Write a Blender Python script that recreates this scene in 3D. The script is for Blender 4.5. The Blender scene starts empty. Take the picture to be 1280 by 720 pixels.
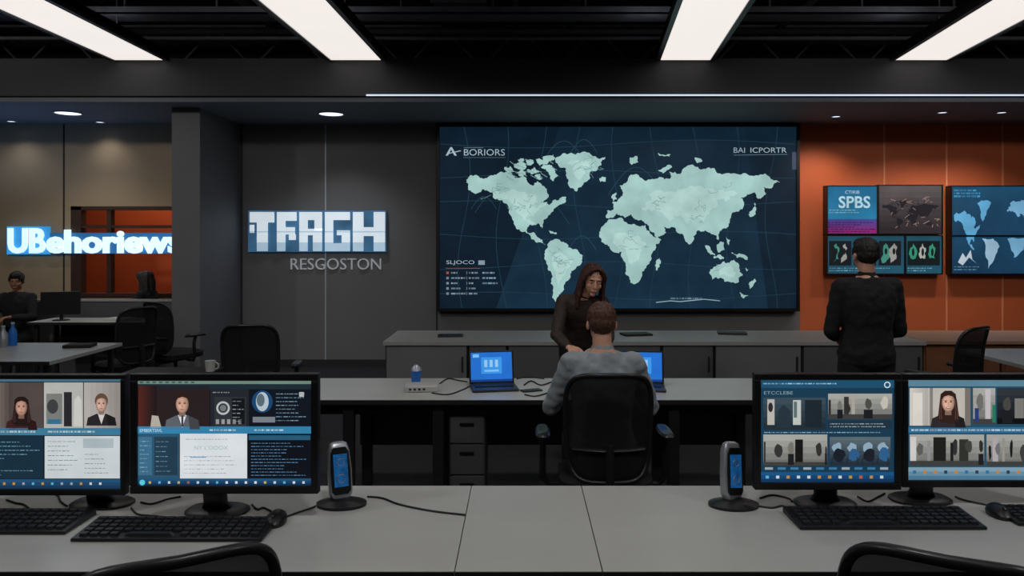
import bpy, bmesh, math, random
from mathutils import Vector, Matrix, Euler, noise
from mathutils.geometry import tessellate_polygon
random.seed(7)
F=950.0; VX=650.0; HY=300.0; CZ=1.75
def X(px,d): return (px-VX)/F*d
def Z(py,d): return CZ-(py-HY)/F*d
def V(*a): return Vector(a)
def lin(c):
    c=c/255.0
    return c/12.92 if c<=0.04045 else ((c+0.055)/1.055)**2.4
def rgb(r,g,b): return (lin(r),lin(g),lin(b),1.0)
coll=bpy.context.scene.collection
OFF={}
# ---------------------------------------------------------------- materials
def mat(name,col,rough=0.5,metal=0.0,nscale=0,namt=0.15,bump=0.0,emit=0,spec=0.5,alpha=1.0):
    m=bpy.data.materials.new(name); m.use_nodes=True
    nt=m.node_tree; b=nt.nodes['Principled BSDF']
    c=rgb(*col)
    b.inputs['Base Color'].default_value=c
    b.inputs['Roughness'].default_value=rough
    b.inputs['Metallic'].default_value=metal
    b.inputs['Specular IOR Level'].default_value=spec
    b.inputs['Alpha'].default_value=alpha
    if nscale:
        tc=nt.nodes.new('ShaderNodeTexCoord'); n=nt.nodes.new('ShaderNodeTexNoise')
        n.inputs['Scale'].default_value=nscale; n.inputs['Detail'].default_value=6
        nt.links.new(tc.outputs['Object'],n.inputs['Vector'])
        r=nt.nodes.new('ShaderNodeValToRGB')
        r.color_ramp.elements[0].color=tuple(x*(1-namt) for x in c[:3])+(1,)
        r.color_ramp.elements[1].color=tuple(min(1,x*(1+namt)) for x in c[:3])+(1,)
        r.color_ramp.elements[0].position=.3; r.color_ramp.elements[1].position=.7
        nt.links.new(n.outputs['Fac'],r.inputs['Fac']); nt.links.new(r.outputs['Color'],b.inputs['Base Color'])
        if bump:
            bp=nt.nodes.new('ShaderNodeBump'); bp.inputs['Strength'].default_value=bump
            bp.inputs['Distance'].default_value=.01
            nt.links.new(n.outputs['Fac'],bp.inputs['Height']); nt.links.new(bp.outputs['Normal'],b.inputs['Normal'])
    if emit:
        b.inputs['Emission Color'].default_value=c; b.inputs['Emission Strength'].default_value=emit
        if nscale: nt.links.new(r.outputs['Color'],b.inputs['Emission Color'])
    return m
def screen_mat(name,strength,sc,lo,hi):
    m=bpy.data.materials.new(name); m.use_nodes=True
    nt=m.node_tree; b=nt.nodes['Principled BSDF']
    a=nt.nodes.new('ShaderNodeAttribute'); a.attribute_name='Col'
    b.inputs['Base Color'].default_value=(.01,.01,.012,1); b.inputs['Roughness'].default_value=.35
    b.inputs['Specular IOR Level'].default_value=.12
    tc=nt.nodes.new('ShaderNodeTexCoord'); n=nt.nodes.new('ShaderNodeTexNoise');n.inputs['Scale'].default_value=sc;n.inputs['Detail'].default_value=7
    nt.links.new(tc.outputs['Object'],n.inputs['Vector'])
    mr=nt.nodes.new('ShaderNodeMapRange');mr.inputs['From Min'].default_value=.3;mr.inputs['From Max'].default_value=.7
    mr.inputs['To Min'].default_value=lo*strength;mr.inputs['To Max'].default_value=hi*strength
    nt.links.new(n.outputs['Fac'],mr.inputs['Value']);nt.links.new(mr.outputs['Result'],b.inputs['Emission Strength'])
    nt.links.new(a.outputs['Color'],b.inputs['Emission Color'])
    return m
M_SCREEN=screen_mat('screen_glow',1.0,9,.9,1.04)
M_MAP=screen_mat('map_glow',1.0,3.2,.82,1.16)
M_DESK=mat('desk_laminate',(182,183,180),.34,nscale=3,namt=.05)
M_DESKEDGE=mat('desk_edge',(34,34,36),.5,nscale=20,namt=.1)
M_BLACK=mat('black_plastic',(20,20,22),.38,nscale=60,namt=.15)
M_FRAME=mat('chair_frame_plastic',(34,34,37),.32,nscale=60,namt=.1)
M_BLACK2=mat('matt_black_plastic',(15,15,16),.6,nscale=60,namt=.2)
M_KEY=mat('keycap_plastic',(30,31,35),.45,nscale=80,namt=.1)
M_FABRIC=mat('black_seat_fabric',(16,16,18),.85,nscale=180,namt=.5,bump=.6)
M_MESH=mat('black_mesh_fabric',(13,13,15),.85,nscale=180,namt=.5,bump=.6,alpha=.78)
M_METAL=mat('dark_metal',(66,68,72),.35,.7,nscale=30,namt=.1)
M_SILVER=mat('silver_plastic',(165,170,178),.3,.5,nscale=30,namt=.05)
M_WALL=mat('grey_wall_panel',(119,119,119),.75,nscale=1.2,namt=.07)
M_WALLB=mat('beige_wall_panel',(172,152,124),.75,nscale=1.2,namt=.07)
M_ORANGE=mat('orange_wall_panel',(208,104,60),.6,nscale=1.0,namt=.1)
M_ORSEAM=mat('orange_wall_seam',(240,160,116),.5,nscale=5,namt=.05)
M_PILLAR=mat('pillar_plaster',(108,109,114),.7,nscale=2,namt=.06)
M_SEAM=mat('pale_seam',(185,195,210),.4,.1,nscale=5,namt=.05)
M_DSEAM=mat('dark_seam',(45,45,46),.6,nscale=5,namt=.05)
M_FLOOR=mat('dark_carpet',(42,42,46),.9,nscale=40,namt=.3,bump=.4)
M_CEIL=mat('dark_ceiling',(28,28,30),.9,nscale=3,namt=.4)
M_SOFFIT=mat('soffit_board',(114,118,126),.7,nscale=2,namt=.05)
M_BEAM=mat('beam_paint',(62,62,65),.7,nscale=2,namt=.08)
M_PIPE=mat('pipe_paint',(76,77,82),.6,.0,nscale=8,namt=.2)
M_LIGHT=mat('light_diffuser',(240,233,228),.6,emit=1.0,nscale=.5,namt=.03)
M_LED=mat('led_white',(200,215,235),.5,emit=1.0,nscale=.5,namt=.02)
M_DOWN=mat('downlight_lens',(235,240,255),.5,emit=1.6,nscale=5,namt=.02)
M_CAB=mat('cabinet_grey',(92,92,95),.55,nscale=3,namt=.06)
M_CABL=mat('cabinet_light_grey',(118,118,119),.5,nscale=3,namt=.05)
M_CABT=mat('counter_top',(158,158,156),.45,nscale=3,namt=.05)
M_WARM=mat('warm_wood',(132,86,60),.5,nscale=6,namt=.15)
M_CABLE=mat('cable_rubber',(10,10,11),.5,nscale=30,namt=.1)
M_SKIN=mat('skin',(214,160,134),.5,nscale=20,namt=.06)
M_SKIND=mat('skin_brown',(160,112,86),.5,nscale=20,namt=.06)
M_HAIRD=mat('dark_hair',(26,20,18),.6,nscale=120,namt=.5,bump=.5)
M_HAIRB=mat('brown_hair',(82,50,35),.6,nscale=120,namt=.5,bump=.5)
M_HAIRR=mat('auburn_hair',(66,34,25),.5,nscale=110,namt=.5,bump=.5)
M_SHIRT=mat('grey_shirt_cloth',(150,158,164),.85,nscale=14,namt=.14,bump=.3)
M_SWEAT=mat('black_sweater_knit',(20,22,26),.9,nscale=60,namt=.3,bump=.3)
M_JACK=mat('dark_brown_jacket',(54,41,36),.75,nscale=18,namt=.25,bump=.3)
M_PANT=mat('dark_trousers',(20,21,25),.85,nscale=30,namt=.2)
M_SHOE=mat('black_leather',(14,13,13),.4,nscale=30,namt=.2)
M_WHITE=mat('white_ceramic',(190,190,188),.3,nscale=5,namt=.03)
M_EYEW=mat('eye_white',(205,200,195),.3,nscale=20,namt=.03)
M_PAPER=mat('paper',(205,205,200),.8,nscale=8,namt=.03)
M_LIP=mat('lip',(160,80,74),.5,nscale=20,namt=.05)
M_EYE=mat('eye_dark',(25,18,16),.3,nscale=20,namt=.05)
M_BLUEP=mat('blue_glass',(30,90,160),.25,nscale=10,namt=.1,emit=.12)
M_INT=mat('orange_interior',(185,92,54),.7,nscale=1.5,namt=.15)
M_FRAMEB=mat('brown_window_frame',(60,38,28),.6,nscale=8,namt=.1)
# ---------------------------------------------------------------- mesh builder
def fin(o,parent):
    coll.objects.link(o)
    if parent is not None: o.parent=parent
class MB:
    def __init__(s): s.v=[]; s.f=[]; s.m=[]
    def add(s,vs,fs,m=0,M=None):
        o=len(s.v)
        for p in vs:
            p=Vector(p); s.v.append(M@p if M is not None else p)
        for f in fs: s.f.append([i+o for i in f]); s.m.append(m)
    def box(s,x0,x1,y0,y1,z0,z1,m=0,M=None):
        s.add([(x0,y0,z0),(x1,y0,z0),(x1,y1,z0),(x0,y1,z0),(x0,y0,z1),(x1,y0,z1),(x1,y1,z1),(x0,y1,z1)],
              [(0,3,2,1),(4,5,6,7),(0,1,5,4),(1,2,6,5),(2,3,7,6),(3,0,4,7)],m,M)
    def loft(s,rings,m=0,n=20,M=None,e=2.0):
        vs=[];fs=[]
        for (c,ax,ay) in rings:
            for k in range(n):
                a=2*math.pi*k/n; ca,sa=math.cos(a),math.sin(a)
                u=math.copysign(abs(ca)**(2/e),ca); w=math.copysign(abs(sa)**(2/e),sa)
                vs.append(c+ax*u+ay*w)
        for i in range(len(rings)-1):
            for k in range(n):
                a=i*n+k;b=i*n+(k+1)%n
                fs.append((a,b,b+n,a+n))
        fs.append(tuple(range(n))[::-1]); fs.append(tuple(range((len(rings)-1)*n,len(rings)*n)))
        s.add(vs,fs,m,M)
    def frame(s,d):
        d=d.normalized(); u=V(0,0,1) if abs(d.z)<.9 else V(1,0,0)
        a=d.cross(u).normalized(); return a,d.cross(a).normalized()
    def cone(s,p0,r0,p1,r1,m=0,n=16,M=None):
        p0=Vector(p0);p1=Vector(p1);a,b=s.frame(p1-p0)
        s.loft([(p0,a*r0,b*r0),(p1,a*r1,b*r1)],m,n,M)
    def caps(s,p0,r0,p1,r1,m=0,n=14,M=None):
        p0=Vector(p0);p1=Vector(p1);d=(p1-p0).normalized();a,b=s.frame(d)
        R=[]
        for t in (80,55,28): 
            t=math.radians(t);R.append((p0-d*r0*math.sin(t),a*r0*math.cos(t),b*r0*math.cos(t)))
        R.append((p0,a*r0,b*r0));R.append((p1,a*r1,b*r1))
        for t in (28,55,80):
            t=math.radians(t);R.append((p1+d*r1*math.sin(t),a*r1*math.cos(t),b*r1*math.cos(t)))
        s.loft(R,m,n,M)
    def ell(s,c,r,m=0,M=None,n=18):
        c=Vector(c);R=[]
        for i in range(1,n//2+1):
            t=math.pi*i/(n//2+1); q=math.sin(t)
            R.append((c+V(0,0,-r[2]*math.cos(t)),V(r[0]*q,0,0),V(0,r[1]*q,0)))
        s.loft(R,m,n,M)
    def tube(s,pts,r,m=0,n=8,closed=False,M=None,flat=1.0):
        pts=[Vector(p) for p in pts];N=len(pts);vs=[];fs=[]
        up=None
        for i in range(N):
            a=pts[(i-1)%N] if (closed or i>0) else pts[i]; b=pts[(i+1)%N] if (closed or i<N-1) else pts[i]
            t=(b-a).normalized()
            if up is None: e1,e2=s.frame(t)
            else:
                e1=(up-t*up.dot(t)).normalized(); e2=t.cross(e1)
            up=e1
            for k in range(n):
                q=2*math.pi*k/n; vs.append(pts[i]+e1*math.cos(q)*r+e2*math.sin(q)*r*flat)
        for i in range(N if closed else N-1):
            for k in range(n):
                a=i*n+k;b=i*n+(k+1)%n;c=((i+1)%N)*n+(k+1)%n;d=((i+1)%N)*n+k
                fs.append((a,b,c,d))
        if not closed: fs.append(tuple(range(n))[::-1]); fs.append(tuple(range((N-1)*n,N*n)))
        s.add(vs,fs,m,M)
    def mesh(s,name,mats,off=Vector()):
        me=bpy.data.meshes.new(name)
        me.from_pydata([tuple(p-off) for p in s.v],[],s.f)
        for m in mats: me.materials.append(m)
        for p,i in zip(me.polygons,s.m): p.material_index=i
        bm=bmesh.new();bm.from_mesh(me);bmesh.ops.recalc_face_normals(bm,faces=bm.faces);bm.to_mesh(me);bm.free()
        me.update();return me
    def build(s,name,mats,parent=None,smooth=False,bevel=0,label=None,cat=None,kind=None,solid=0,group=None):
        if not isinstance(mats,(list,tuple)): mats=[mats]
        if parent is None:
            lo=[min(p[i] for p in s.v) for i in range(3)];hi=[max(p[i] for p in s.v) for i in range(3)]
            off=V((lo[0]+hi[0])/2,(lo[1]+hi[1])/2,lo[2])
        else: off=OFF.get(parent.name,Vector())
        me=s.mesh(name,mats,off)
        if smooth:
            for p in me.polygons: p.use_smooth=True
            me.set_sharp_from_angle(angle=math.radians(42))
        o=bpy.data.objects.new(name,me)
        if parent is None: o.location=off
        OFF[o.name]=Vector(off)
        fin(o,parent)
        if bevel:
            b=o.modifiers.new('bevel','BEVEL');b.width=bevel;b.segments=2;b.limit_method='ANGLE'
        if solid:
            b=o.modifiers.new('solid','SOLIDIFY');b.thickness=solid;b.offset=0
        if label:o['label']=label
        if cat:o['category']=cat
        if kind:o['kind']=kind
        if group:o['group']=group
        return o
    def blob(s,name,m,parent,voxel=.006,it=3,amp=0,nsc=20,label=None,strand=0,hook=None):
        me=s.mesh(name,[m],OFF.get(parent.name,Vector()))
        t=bpy.data.objects.new('tmp',me);coll.objects.link(t)
        r=t.modifiers.new('r','REMESH');r.mode='VOXEL';r.voxel_size=voxel
        k=t.modifiers.new('s','SMOOTH');k.factor=.5;k.iterations=it
        dg=bpy.context.evaluated_depsgraph_get();dg.update()
        nm=bpy.data.meshes.new_from_object(t.evaluated_get(dg))
        bpy.data.objects.remove(t,do_unlink=True)
        if hook: hook(nm)
        if amp:
            ns=[v.normal.copy() for v in nm.vertices]
            for v,nn in zip(nm.vertices,ns):
                q=v.co*nsc
                if strand: q=V(v.co.x*nsc*strand,v.co.y*nsc*strand,v.co.z*nsc*.35)
                v.co+=nn*amp*noise.noise(q)
        for p in nm.polygons:p.use_smooth=True;p.material_index=0
        if not nm.materials: nm.materials.append(m)
        nm.name=name
        o=bpy.data.objects.new(name,nm);OFF[o.name]=OFF.get(parent.name,Vector()) ;fin(o,parent)
        if label:o['label']=label
        return o
def root(name,loc,label,cat,rot=0,local=True,group=None):
    o=bpy.data.objects.new(name,None);o.empty_display_size=.1;o.location=loc;o.rotation_euler=(0,0,rot)
    coll.objects.link(o);OFF[o.name]=Vector() if local else Vector(loc)
    o['label']=label;o['category']=cat
    if group:o['group']=group
    return o
def copy_thing(src,loc,rot,label=None,group=None):
    def rec(o,par):
        n=o.copy();coll.objects.link(n)
        if par is not None: n.parent=par;n.matrix_parent_inverse=o.matrix_parent_inverse.copy()
        for c in o.children: rec(c,n)
        return n
    n=rec(src,None);n.location=loc;n.rotation_euler=(0,0,rot)
    if label:n['label']=label
    if group:n['group']=group
    return n
def struct(name,x0,x1,y0,y1,z0,z1,m,label):
    mb=MB();mb.box(x0,x1,y0,y1,z0,z1);return mb.build(name,m,label=label,kind='structure')
# ---------------------------------------------------------------- canvas (flat emissive pictures on screens)
class Canvas:
    def __init__(s,d,step=.0006): s.d=d;s.st=step;s.v=[];s.f=[];s.c=[]
    def P(s,x,y,l): return V(X(x,s.d),s.d-s.st*l,Z(y,s.d))
    def poly(s,pts,col,l=1):
        if len(pts)==4 or len(pts)==3:
            tris=[tuple(range(len(pts)))]
        else:
            tris=tessellate_polygon([[Vector((p[0],p[1],0)) for p in pts]])
        o=len(s.v)
        s.v+= [s.P(p[0],p[1],l) for p in pts]
        for t in tris: s.f.append([i+o for i in t]);s.c.append(rgb(*col))
    def rect(s,x0,y0,x1,y1,col,l=1): s.poly([(x0,y0),(x1,y0),(x1,y1),(x0,y1)],col,l)
    def grad(s,x0,y0,x1,y1,c0,c1,l=1,n=8,vert=True):
        for i in range(n):
            t=(i+.5)/n;c=[c0[k]*(1-t)+c1[k]*t for k in range(3)]
            if vert:s.rect(x0,y0+(y1-y0)*i/n,x1,y0+(y1-y0)*(i+1)/n,c,l)
            else:s.rect(x0+(x1-x0)*i/n,y0,x0+(x1-x0)*(i+1)/n,y1,c,l)
    def ell(s,cx,cy,rx,ry,col,l=2,n=22): 
        pts=[(cx+rx*math.cos(2*math.pi*k/n),cy+ry*math.sin(2*math.pi*k/n)) for k in range(n)]
        s.poly(pts,col,l)
    def ring(s,cx,cy,r,w,col,l=2,n=24,ry=None):
        ry=ry or r
        for k in range(n):
            a=2*math.pi*k/n;b=2*math.pi*(k+1)/n
            s.poly([(cx+r*math.cos(a),cy+ry*math.sin(a)),(cx+r*math.cos(b),cy+ry*math.sin(b)),
                    (cx+(r-w)*math.cos(b),cy+(ry-w)*math.sin(b)),(cx+(r-w)*math.cos(a),cy+(ry-w)*math.sin(a))],col,l)
    def line(s,pts,w,col,l=2):
        for (x0,y0),(x1,y1) in zip(pts,pts[1:]):
            L=math.hypot(x1-x0,y1-y0) or 1;nx,ny=-(y1-y0)/L*w/2,(x1-x0)/L*w/2
            s.poly([(x0+nx,y0+ny),(x1+nx,y1+ny),(x1-nx,y1-ny),(x0-nx,y0-ny)],col,l)
    def text(s,t,x0,y0,x1,y1,col,l=4,bold=.02):
        vs,fs=text_mesh(t,bold)
        a=min(p[0] for p in vs);b=max(p[0] for p in vs);c=min(p[1] for p in vs);e=max(p[1] for p in vs)
        o=len(s.v)
        for p in vs: s.v.append(s.P(x0+(p[0]-a)/(b-a)*(x1-x0),y1-(p[1]-c)/(e-c)*(y1-y0),l))
        for f in fs: s.f.append([i+o for i in f]);s.c.append(rgb(*col))
    def dashes(s,x0,y0,x1,y1,rows,col,l=3,h=.9,fill=.8,seg=3):
        for i in range(rows):
            y=y0+(y1-y0)*(i+.5)/rows;x=x0;end=x0+(x1-x0)*random.uniform(fill*.6,1)
            while x<end-1:
                w=random.uniform(1.2,seg*2);w=min(w,end-x)
                k=random.uniform(.7,1);s.rect(x,y-h/2,x+w,y+h/2,[c*k for c in col],l);x+=w+random.uniform(.7,1.6)
    def build(s,name,parent,m=None,label=None):
        m=m or M_SCREEN
        off=OFF.get(parent.name,Vector())
        me=bpy.data.meshes.new(name);me.from_pydata([tuple(p-off) for p in s.v],[],s.f);me.materials.append(m)
        at=me.color_attributes.new('Col','FLOAT_COLOR','CORNER')
        for p,c in zip(me.polygons,s.c):
            for li in p.loop_indices: at.data[li].color=c
            if p.normal.y>0: p.flip()
        me.update()
        o=bpy.data.objects.new(name,me);OFF[o.name]=off;fin(o,parent)
        if label:o['label']=label
        return o
def text_mesh(t,bold=.02,extrude=0):
    cu=bpy.data.curves.new('t','FONT');cu.body=t;cu.size=1;cu.offset=bold;cu.extrude=extrude;cu.resolution_u=3
    o=bpy.data.objects.new('t',cu);coll.objects.link(o)
    dg=bpy.context.evaluated_depsgraph_get();dg.update()
    me=bpy.data.meshes.new_from_object(o.evaluated_get(dg))
    vs=[tuple(v.co) for v in me.vertices];fs=[list(p.vertices) for p in me.polygons]
    bpy.data.objects.remove(o,do_unlink=True);bpy.data.meshes.remove(me)
    return vs,fs
def rough_poly(pts,amp=.16,it=2):
    for _ in range(it):
        out=[]
        for i in range(len(pts)):
            a=pts[i];b=pts[(i+1)%len(pts)];L=math.hypot(b[0]-a[0],b[1]-a[1]);r=random.uniform(-amp,amp)
            out+=[a,((a[0]+b[0])/2-(b[1]-a[1])*r,(a[1]+b[1])/2+(b[0]-a[0])*r)] if L>2 else [a]
        pts=out
    return pts
CONT=[
[(580,224),(592,218),(604,222),(618,218),(630,214),(642,222),(656,222),(664,232),(670,226),(682,236),(684,246),(674,252),(684,256),(696,250),(706,246),(703,254),(692,260),(686,268),(678,274),(676,286),(670,279),(660,281),(656,288),(659,293),(666,291),(669,296),(676,300),(680,307),(672,303),(662,299),(650,290),(640,277),(634,262),(626,250),(614,240),(600,236),(588,240),(582,236)],
[(692,197),(712,190),(735,190),(757,194),(750,206),(738,213),(730,227),(719,239),(709,226),(706,210)],
[(684,304),(692,299),(706,304),(714,312),(727,320),(721,333),(711,343),(703,357),(697,369),(694,379),(689,364),(689,346),(681,330),(679,314)],
[(750,284),(760,274),(778,274),(790,280),(806,281),(813,293),(826,300),(818,313),(811,330),(802,345),(792,356),(786,350),(781,332),(776,315),(762,312),(751,303),(748,293)],
[(756,271),(757,263),(766,261),(764,253),(774,247),(778,240),(773,232),(784,223),(798,219),(808,225),(822,222),(838,222),(836,214),(850,217),(868,207),(884,209),(900,216),(918,216),(940,219),(962,220),(976,227),(966,234),(956,233),(958,242),(948,248),(944,240),(934,243),(926,247),(930,257),(924,264),(914,270),(911,281),(902,288),(898,300),(890,293),(882,288),(872,288),(866,295),(862,306),(852,292),(842,284),(828,283),(832,291),(820,299),(811,287),(804,277),(792,273),(788,268),(780,272),(770,266),(764,272)],
[(888,337),(898,331),(905,327),(912,329),(918,325),(924,335),(929,344),(923,354),(912,353),(902,348),(890,351)],
[(764,243),(769,240),(770,249),(765,251)],[(748,222),(756,221),(756,226),(749,227)],
[(640,205),(652,202),(656,208),(646,211)],[(656,212),(666,208),(672,214),(662,217)],[(668,198),(682,196),(684,202),(672,206)],
[(674,208),(688,206),(698,220),(690,226),(684,216)],[(628,208),(636,207),(640,214),(630,213)],[(655,200),(664,199),(664,204),(656,205)],
[(644,214),(652,213),(655,218),(646,219)],[(666,219),(673,217),(676,223),(669,223)],[(676,196),(690,192),(692,197),(680,201)],[(645,199),(652,197),(653,200),(646,201)],
[(786,196),(796,194),(797,202),(788,205)],[(822,212),(836,205),(840,208),(828,216)],[(822,190),(838,192),(836,195),(824,194)],[(868,196),(878,200),(872,203)],
[(936,268),(941,262),(944,252),(946,262),(940,271)],[(880,306),(890,314),(894,320),(884,314)],[(896,306),(905,303),(906,313),(898,316)],
[(914,316),(928,318),(935,325),(922,323)],[(908,296),(913,300),(911,307)],[(892,321),(905,322),(905,324),(892,323)],
[(820,326),(824,322),(824,334),(820,339)],[(936,356),(944,349),(946,352),(938,362)],[(684,288),(694,291),(694,293),(685,290)],
[(932,335),(936,338),(934,340)],[(925,366),(936,370),(930,374)]]
def put_map(c,x0,y0,x1,y1,col,l=3,sub=None,amp=.16,it=2):
    for q in (sub if sub is not None else CONT):
        pts=[(x0+(p[0]-577)/(977-577)*(x1-x0),y0+(p[1]-188)/(380-188)*(y1-y0)) for p in q]
        if amp: pts=rough_poly(pts,amp,it)
        c.poly(pts,col,l)
def portrait(c,cx,cy,r,skin,hair,cloth,l=3,longh=False,shirt=None,smile=False):
    c.poly([(cx-r*2.1,cy+r*3.0),(cx-r*1.9,cy+r*1.9),(cx-r*.7,cy+r*1.35),(cx+r*.7,cy+r*1.35),(cx+r*1.9,cy+r*1.9),(cx+r*2.1,cy+r*3.0)],cloth,l)
    c.poly([(cx+r*.9,cy+r*3.0),(cx+r*.7,cy+r*1.35),(cx+r*1.9,cy+r*1.9),(cx+r*2.1,cy+r*3.0)],[k*.7 for k in cloth],l+.5)
    if longh:
        c.poly([(cx-r*.9,cy-r*1.0),(cx-r*.4,cy-r*1.4),(cx+r*.4,cy-r*1.4),(cx+r*.9,cy-r*1.0),(cx+r*1.15,cy+r*.6),(cx+r*1.35,cy+r*2.0),(cx+r*.8,cy+r*2.5),(cx-r*.8,cy+r*2.4),(cx-r*1.25,cy+r*2.0),(cx-r*1.1,cy+r*.6)],hair,l+1)
        for q in (-.95,-.75,.8,1.0): c.line([(cx+r*q,cy-r*.4),(cx+r*q*1.15,cy+r*.8),(cx+r*q*1.05,cy+r*2)],r*.07,[min(255,k*1.8+14) for k in hair],l+1.3)
    else: c.ell(cx,cy-r*.45,r*.92,r*1.05,hair,l+1)
    if shirt: c.poly([(cx-r*.5,cy+r*1.3),(cx+r*.5,cy+r*1.3),(cx,cy+r*2.8)],shirt,l+2)
    c.rect(cx-r*.38,cy+r*.6,cx+r*.38,cy+r*1.5,[k*.62 for k in skin],l+2)
    for q,kk in ((1,.66),(.9,.8),(.78,.9),(.6,1.0)):
        c.ell(cx-r*.14*(1-q)*2,cy+r*.04*(1-q),r*.76*q,r*1.12*(q+.02),[k*kk for k in skin],l+3+(1-q)*.8)
    c.ell(cx-r*.28,cy+r*.3,r*.18,r*.2,[min(255,k*1.06) for k in skin],l+3.7,12)
    c.poly([(cx-r*.8,cy-r*.3),(cx-r*.62,cy-r*.95),(cx-r*.2,cy-r*1.22),(cx+r*.4,cy-r*1.15),(cx+r*.74,cy-r*.8),(cx+r*.8,cy-r*.3),(cx+r*.55,cy-r*.72),(cx,cy-r*.86),(cx-r*.5,cy-r*.7)],hair,l+4)
    for sg in (-1,1):
        c.ell(cx+sg*r*.31,cy-r*.1,r*.17,r*.11,[k*.7 for k in skin],l+3.9,10);c.ell(cx+sg*r*.31,cy-r*.08,r*.1,r*.06,(40,28,24),l+4,8);c.rect(cx+sg*r*.31-r*.17,cy-r*.28,cx+sg*r*.31+r*.17,cy-r*.23,[k*.5 for k in skin],l+4)
    c.poly([(cx,cy-r*.1),(cx+r*.12,cy+r*.36),(cx-r*.02,cy+r*.38)],[k*.8 for k in skin],l+4)
    c.ell(cx-r*.02,cy+r*.62,r*.28 if smile else r*.22,r*.11 if smile else r*.06,(150,84,76),l+4,10)
    if smile: c.ell(cx-r*.02,cy+r*.6,r*.2,r*.05,(220,210,205),l+5,10)
# ================================================================ SETTING
BW=10.5
struct('floor',-9,9,-3,13.5,-.1,0,M_FLOOR,'dark grey office carpet floor')
struct('ceiling',-9,9,-3,13.5,4.7,4.8,M_CEIL,'black open ceiling above the light strips')
struct('ceiling.001',-9,9,8.8,13.5,3.35,3.4,M_SOFFIT,'lower grey soffit ceiling over the rear area')
struct('trim_1',-9,9,8.75,9.0,3.41,3.84,M_BEAM,'wide dark grey beam across the room')
struct('wall_left',-9.1,-9,-3,13.5,0,4.7,M_WALL,'plain grey side wall')
struct('wall_right',9,9.1,-3,13.5,0,4.7,M_WALL,'plain grey side wall')
struct('wall_front',-9,9,-3.1,-3,0,4.7,M_WALL,'plain grey wall facing the screen wall')
xo=X(1000,BW)
struct('wall_back',-4.3,xo,BW,BW+.1,0,3.35,M_WALL,'grey panelled wall carrying the screen')
struct('wall_back.001',xo,9,BW,BW+.1,0,3.35,M_ORANGE,'burnt orange accent wall with vertical seams')
wx0=X(90,BW);wz0=Z(371,BW);wz1=Z(258,BW);wx1=-4.45
mb=MB();mb.box(-9,wx0,BW,BW+.1,0,3.35);mb.box(wx0,-4.3,BW,BW+.1,wz1,3.35);mb.box(wx0,-4.3,BW,BW+.1,0,wz0);mb.box(wx1,-4.3,BW,BW+.1,wz0,wz1)
mb.build('wall_back.002',M_WALLB,label='beige wall with an internal window opening',kind='structure')
struct('wall_back.003',-9,9,BW+.0,BW+.1,3.4,4.7,M_CEIL,'black painted wall above the soffit')
struct('wall_pillar',-4.21,-3.87,9.19,10.5,0,3.35,M_PILLAR,'square grey pillar projecting from the wall')
struct('wall_inner',-7.5,-3,12.5,12.6,0,3.35,M_INT,'orange wall of the room beyond the window')
struct('baseboard_back',-3.87,xo,BW-.02,BW,0,.1,M_DSEAM,'dark baseboard below grey wall')
def seam(n,px,m,w=.012,d=BW,z1=3.35,lab='thin vertical wall seam'):
    x=X(px,d);struct('trim_%d'%n,x-w/2,x+w/2,d-.008,d,0.1,z1,m,lab)
seam(2,302,M_DSEAM,.03);seam(3,407,M_SEAM,.018);seam(4,546,M_DSEAM,.02)
for i,p in enumerate((1105,1183,1253)): seam(5+i,p,M_ORSEAM,.022)
seam(8,80,M_DSEAM,.02)
mb=MB();w=.05
mb.box(wx0,wx1,BW-.03,BW+.1,wz0-.0,wz0+w);mb.box(wx0,wx1,BW-.03,BW+.1,wz1-w,wz1);mb.box(wx0,wx0+.14,BW-.03,BW+.1,wz0,wz1)
xm=X(137,BW);mb.box(xm-.03,xm+.03,BW-.02,BW+.08,wz0,wz1);mb.box(wx0,wx1,BW-.01,BW+.06,wz1-.3,wz1-.26);mb.box(wx1-.05,wx1,BW-.03,BW+.1,wz0,wz1)
mb.build('window_1',M_FRAMEB,label='dark brown internal window frame',kind='structure')
def area(loc,rot,sx,sy,e,col):
    L=bpy.data.lights.new('lamp','AREA');L.shape='RECTANGLE';L.size=sx;L.size_y=sy;L.energy=e;L.color=col
    o=bpy.data.objects.new('lamp',L);o.location=loc;o.rotation_euler=rot;coll.objects.link(o);return o
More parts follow.
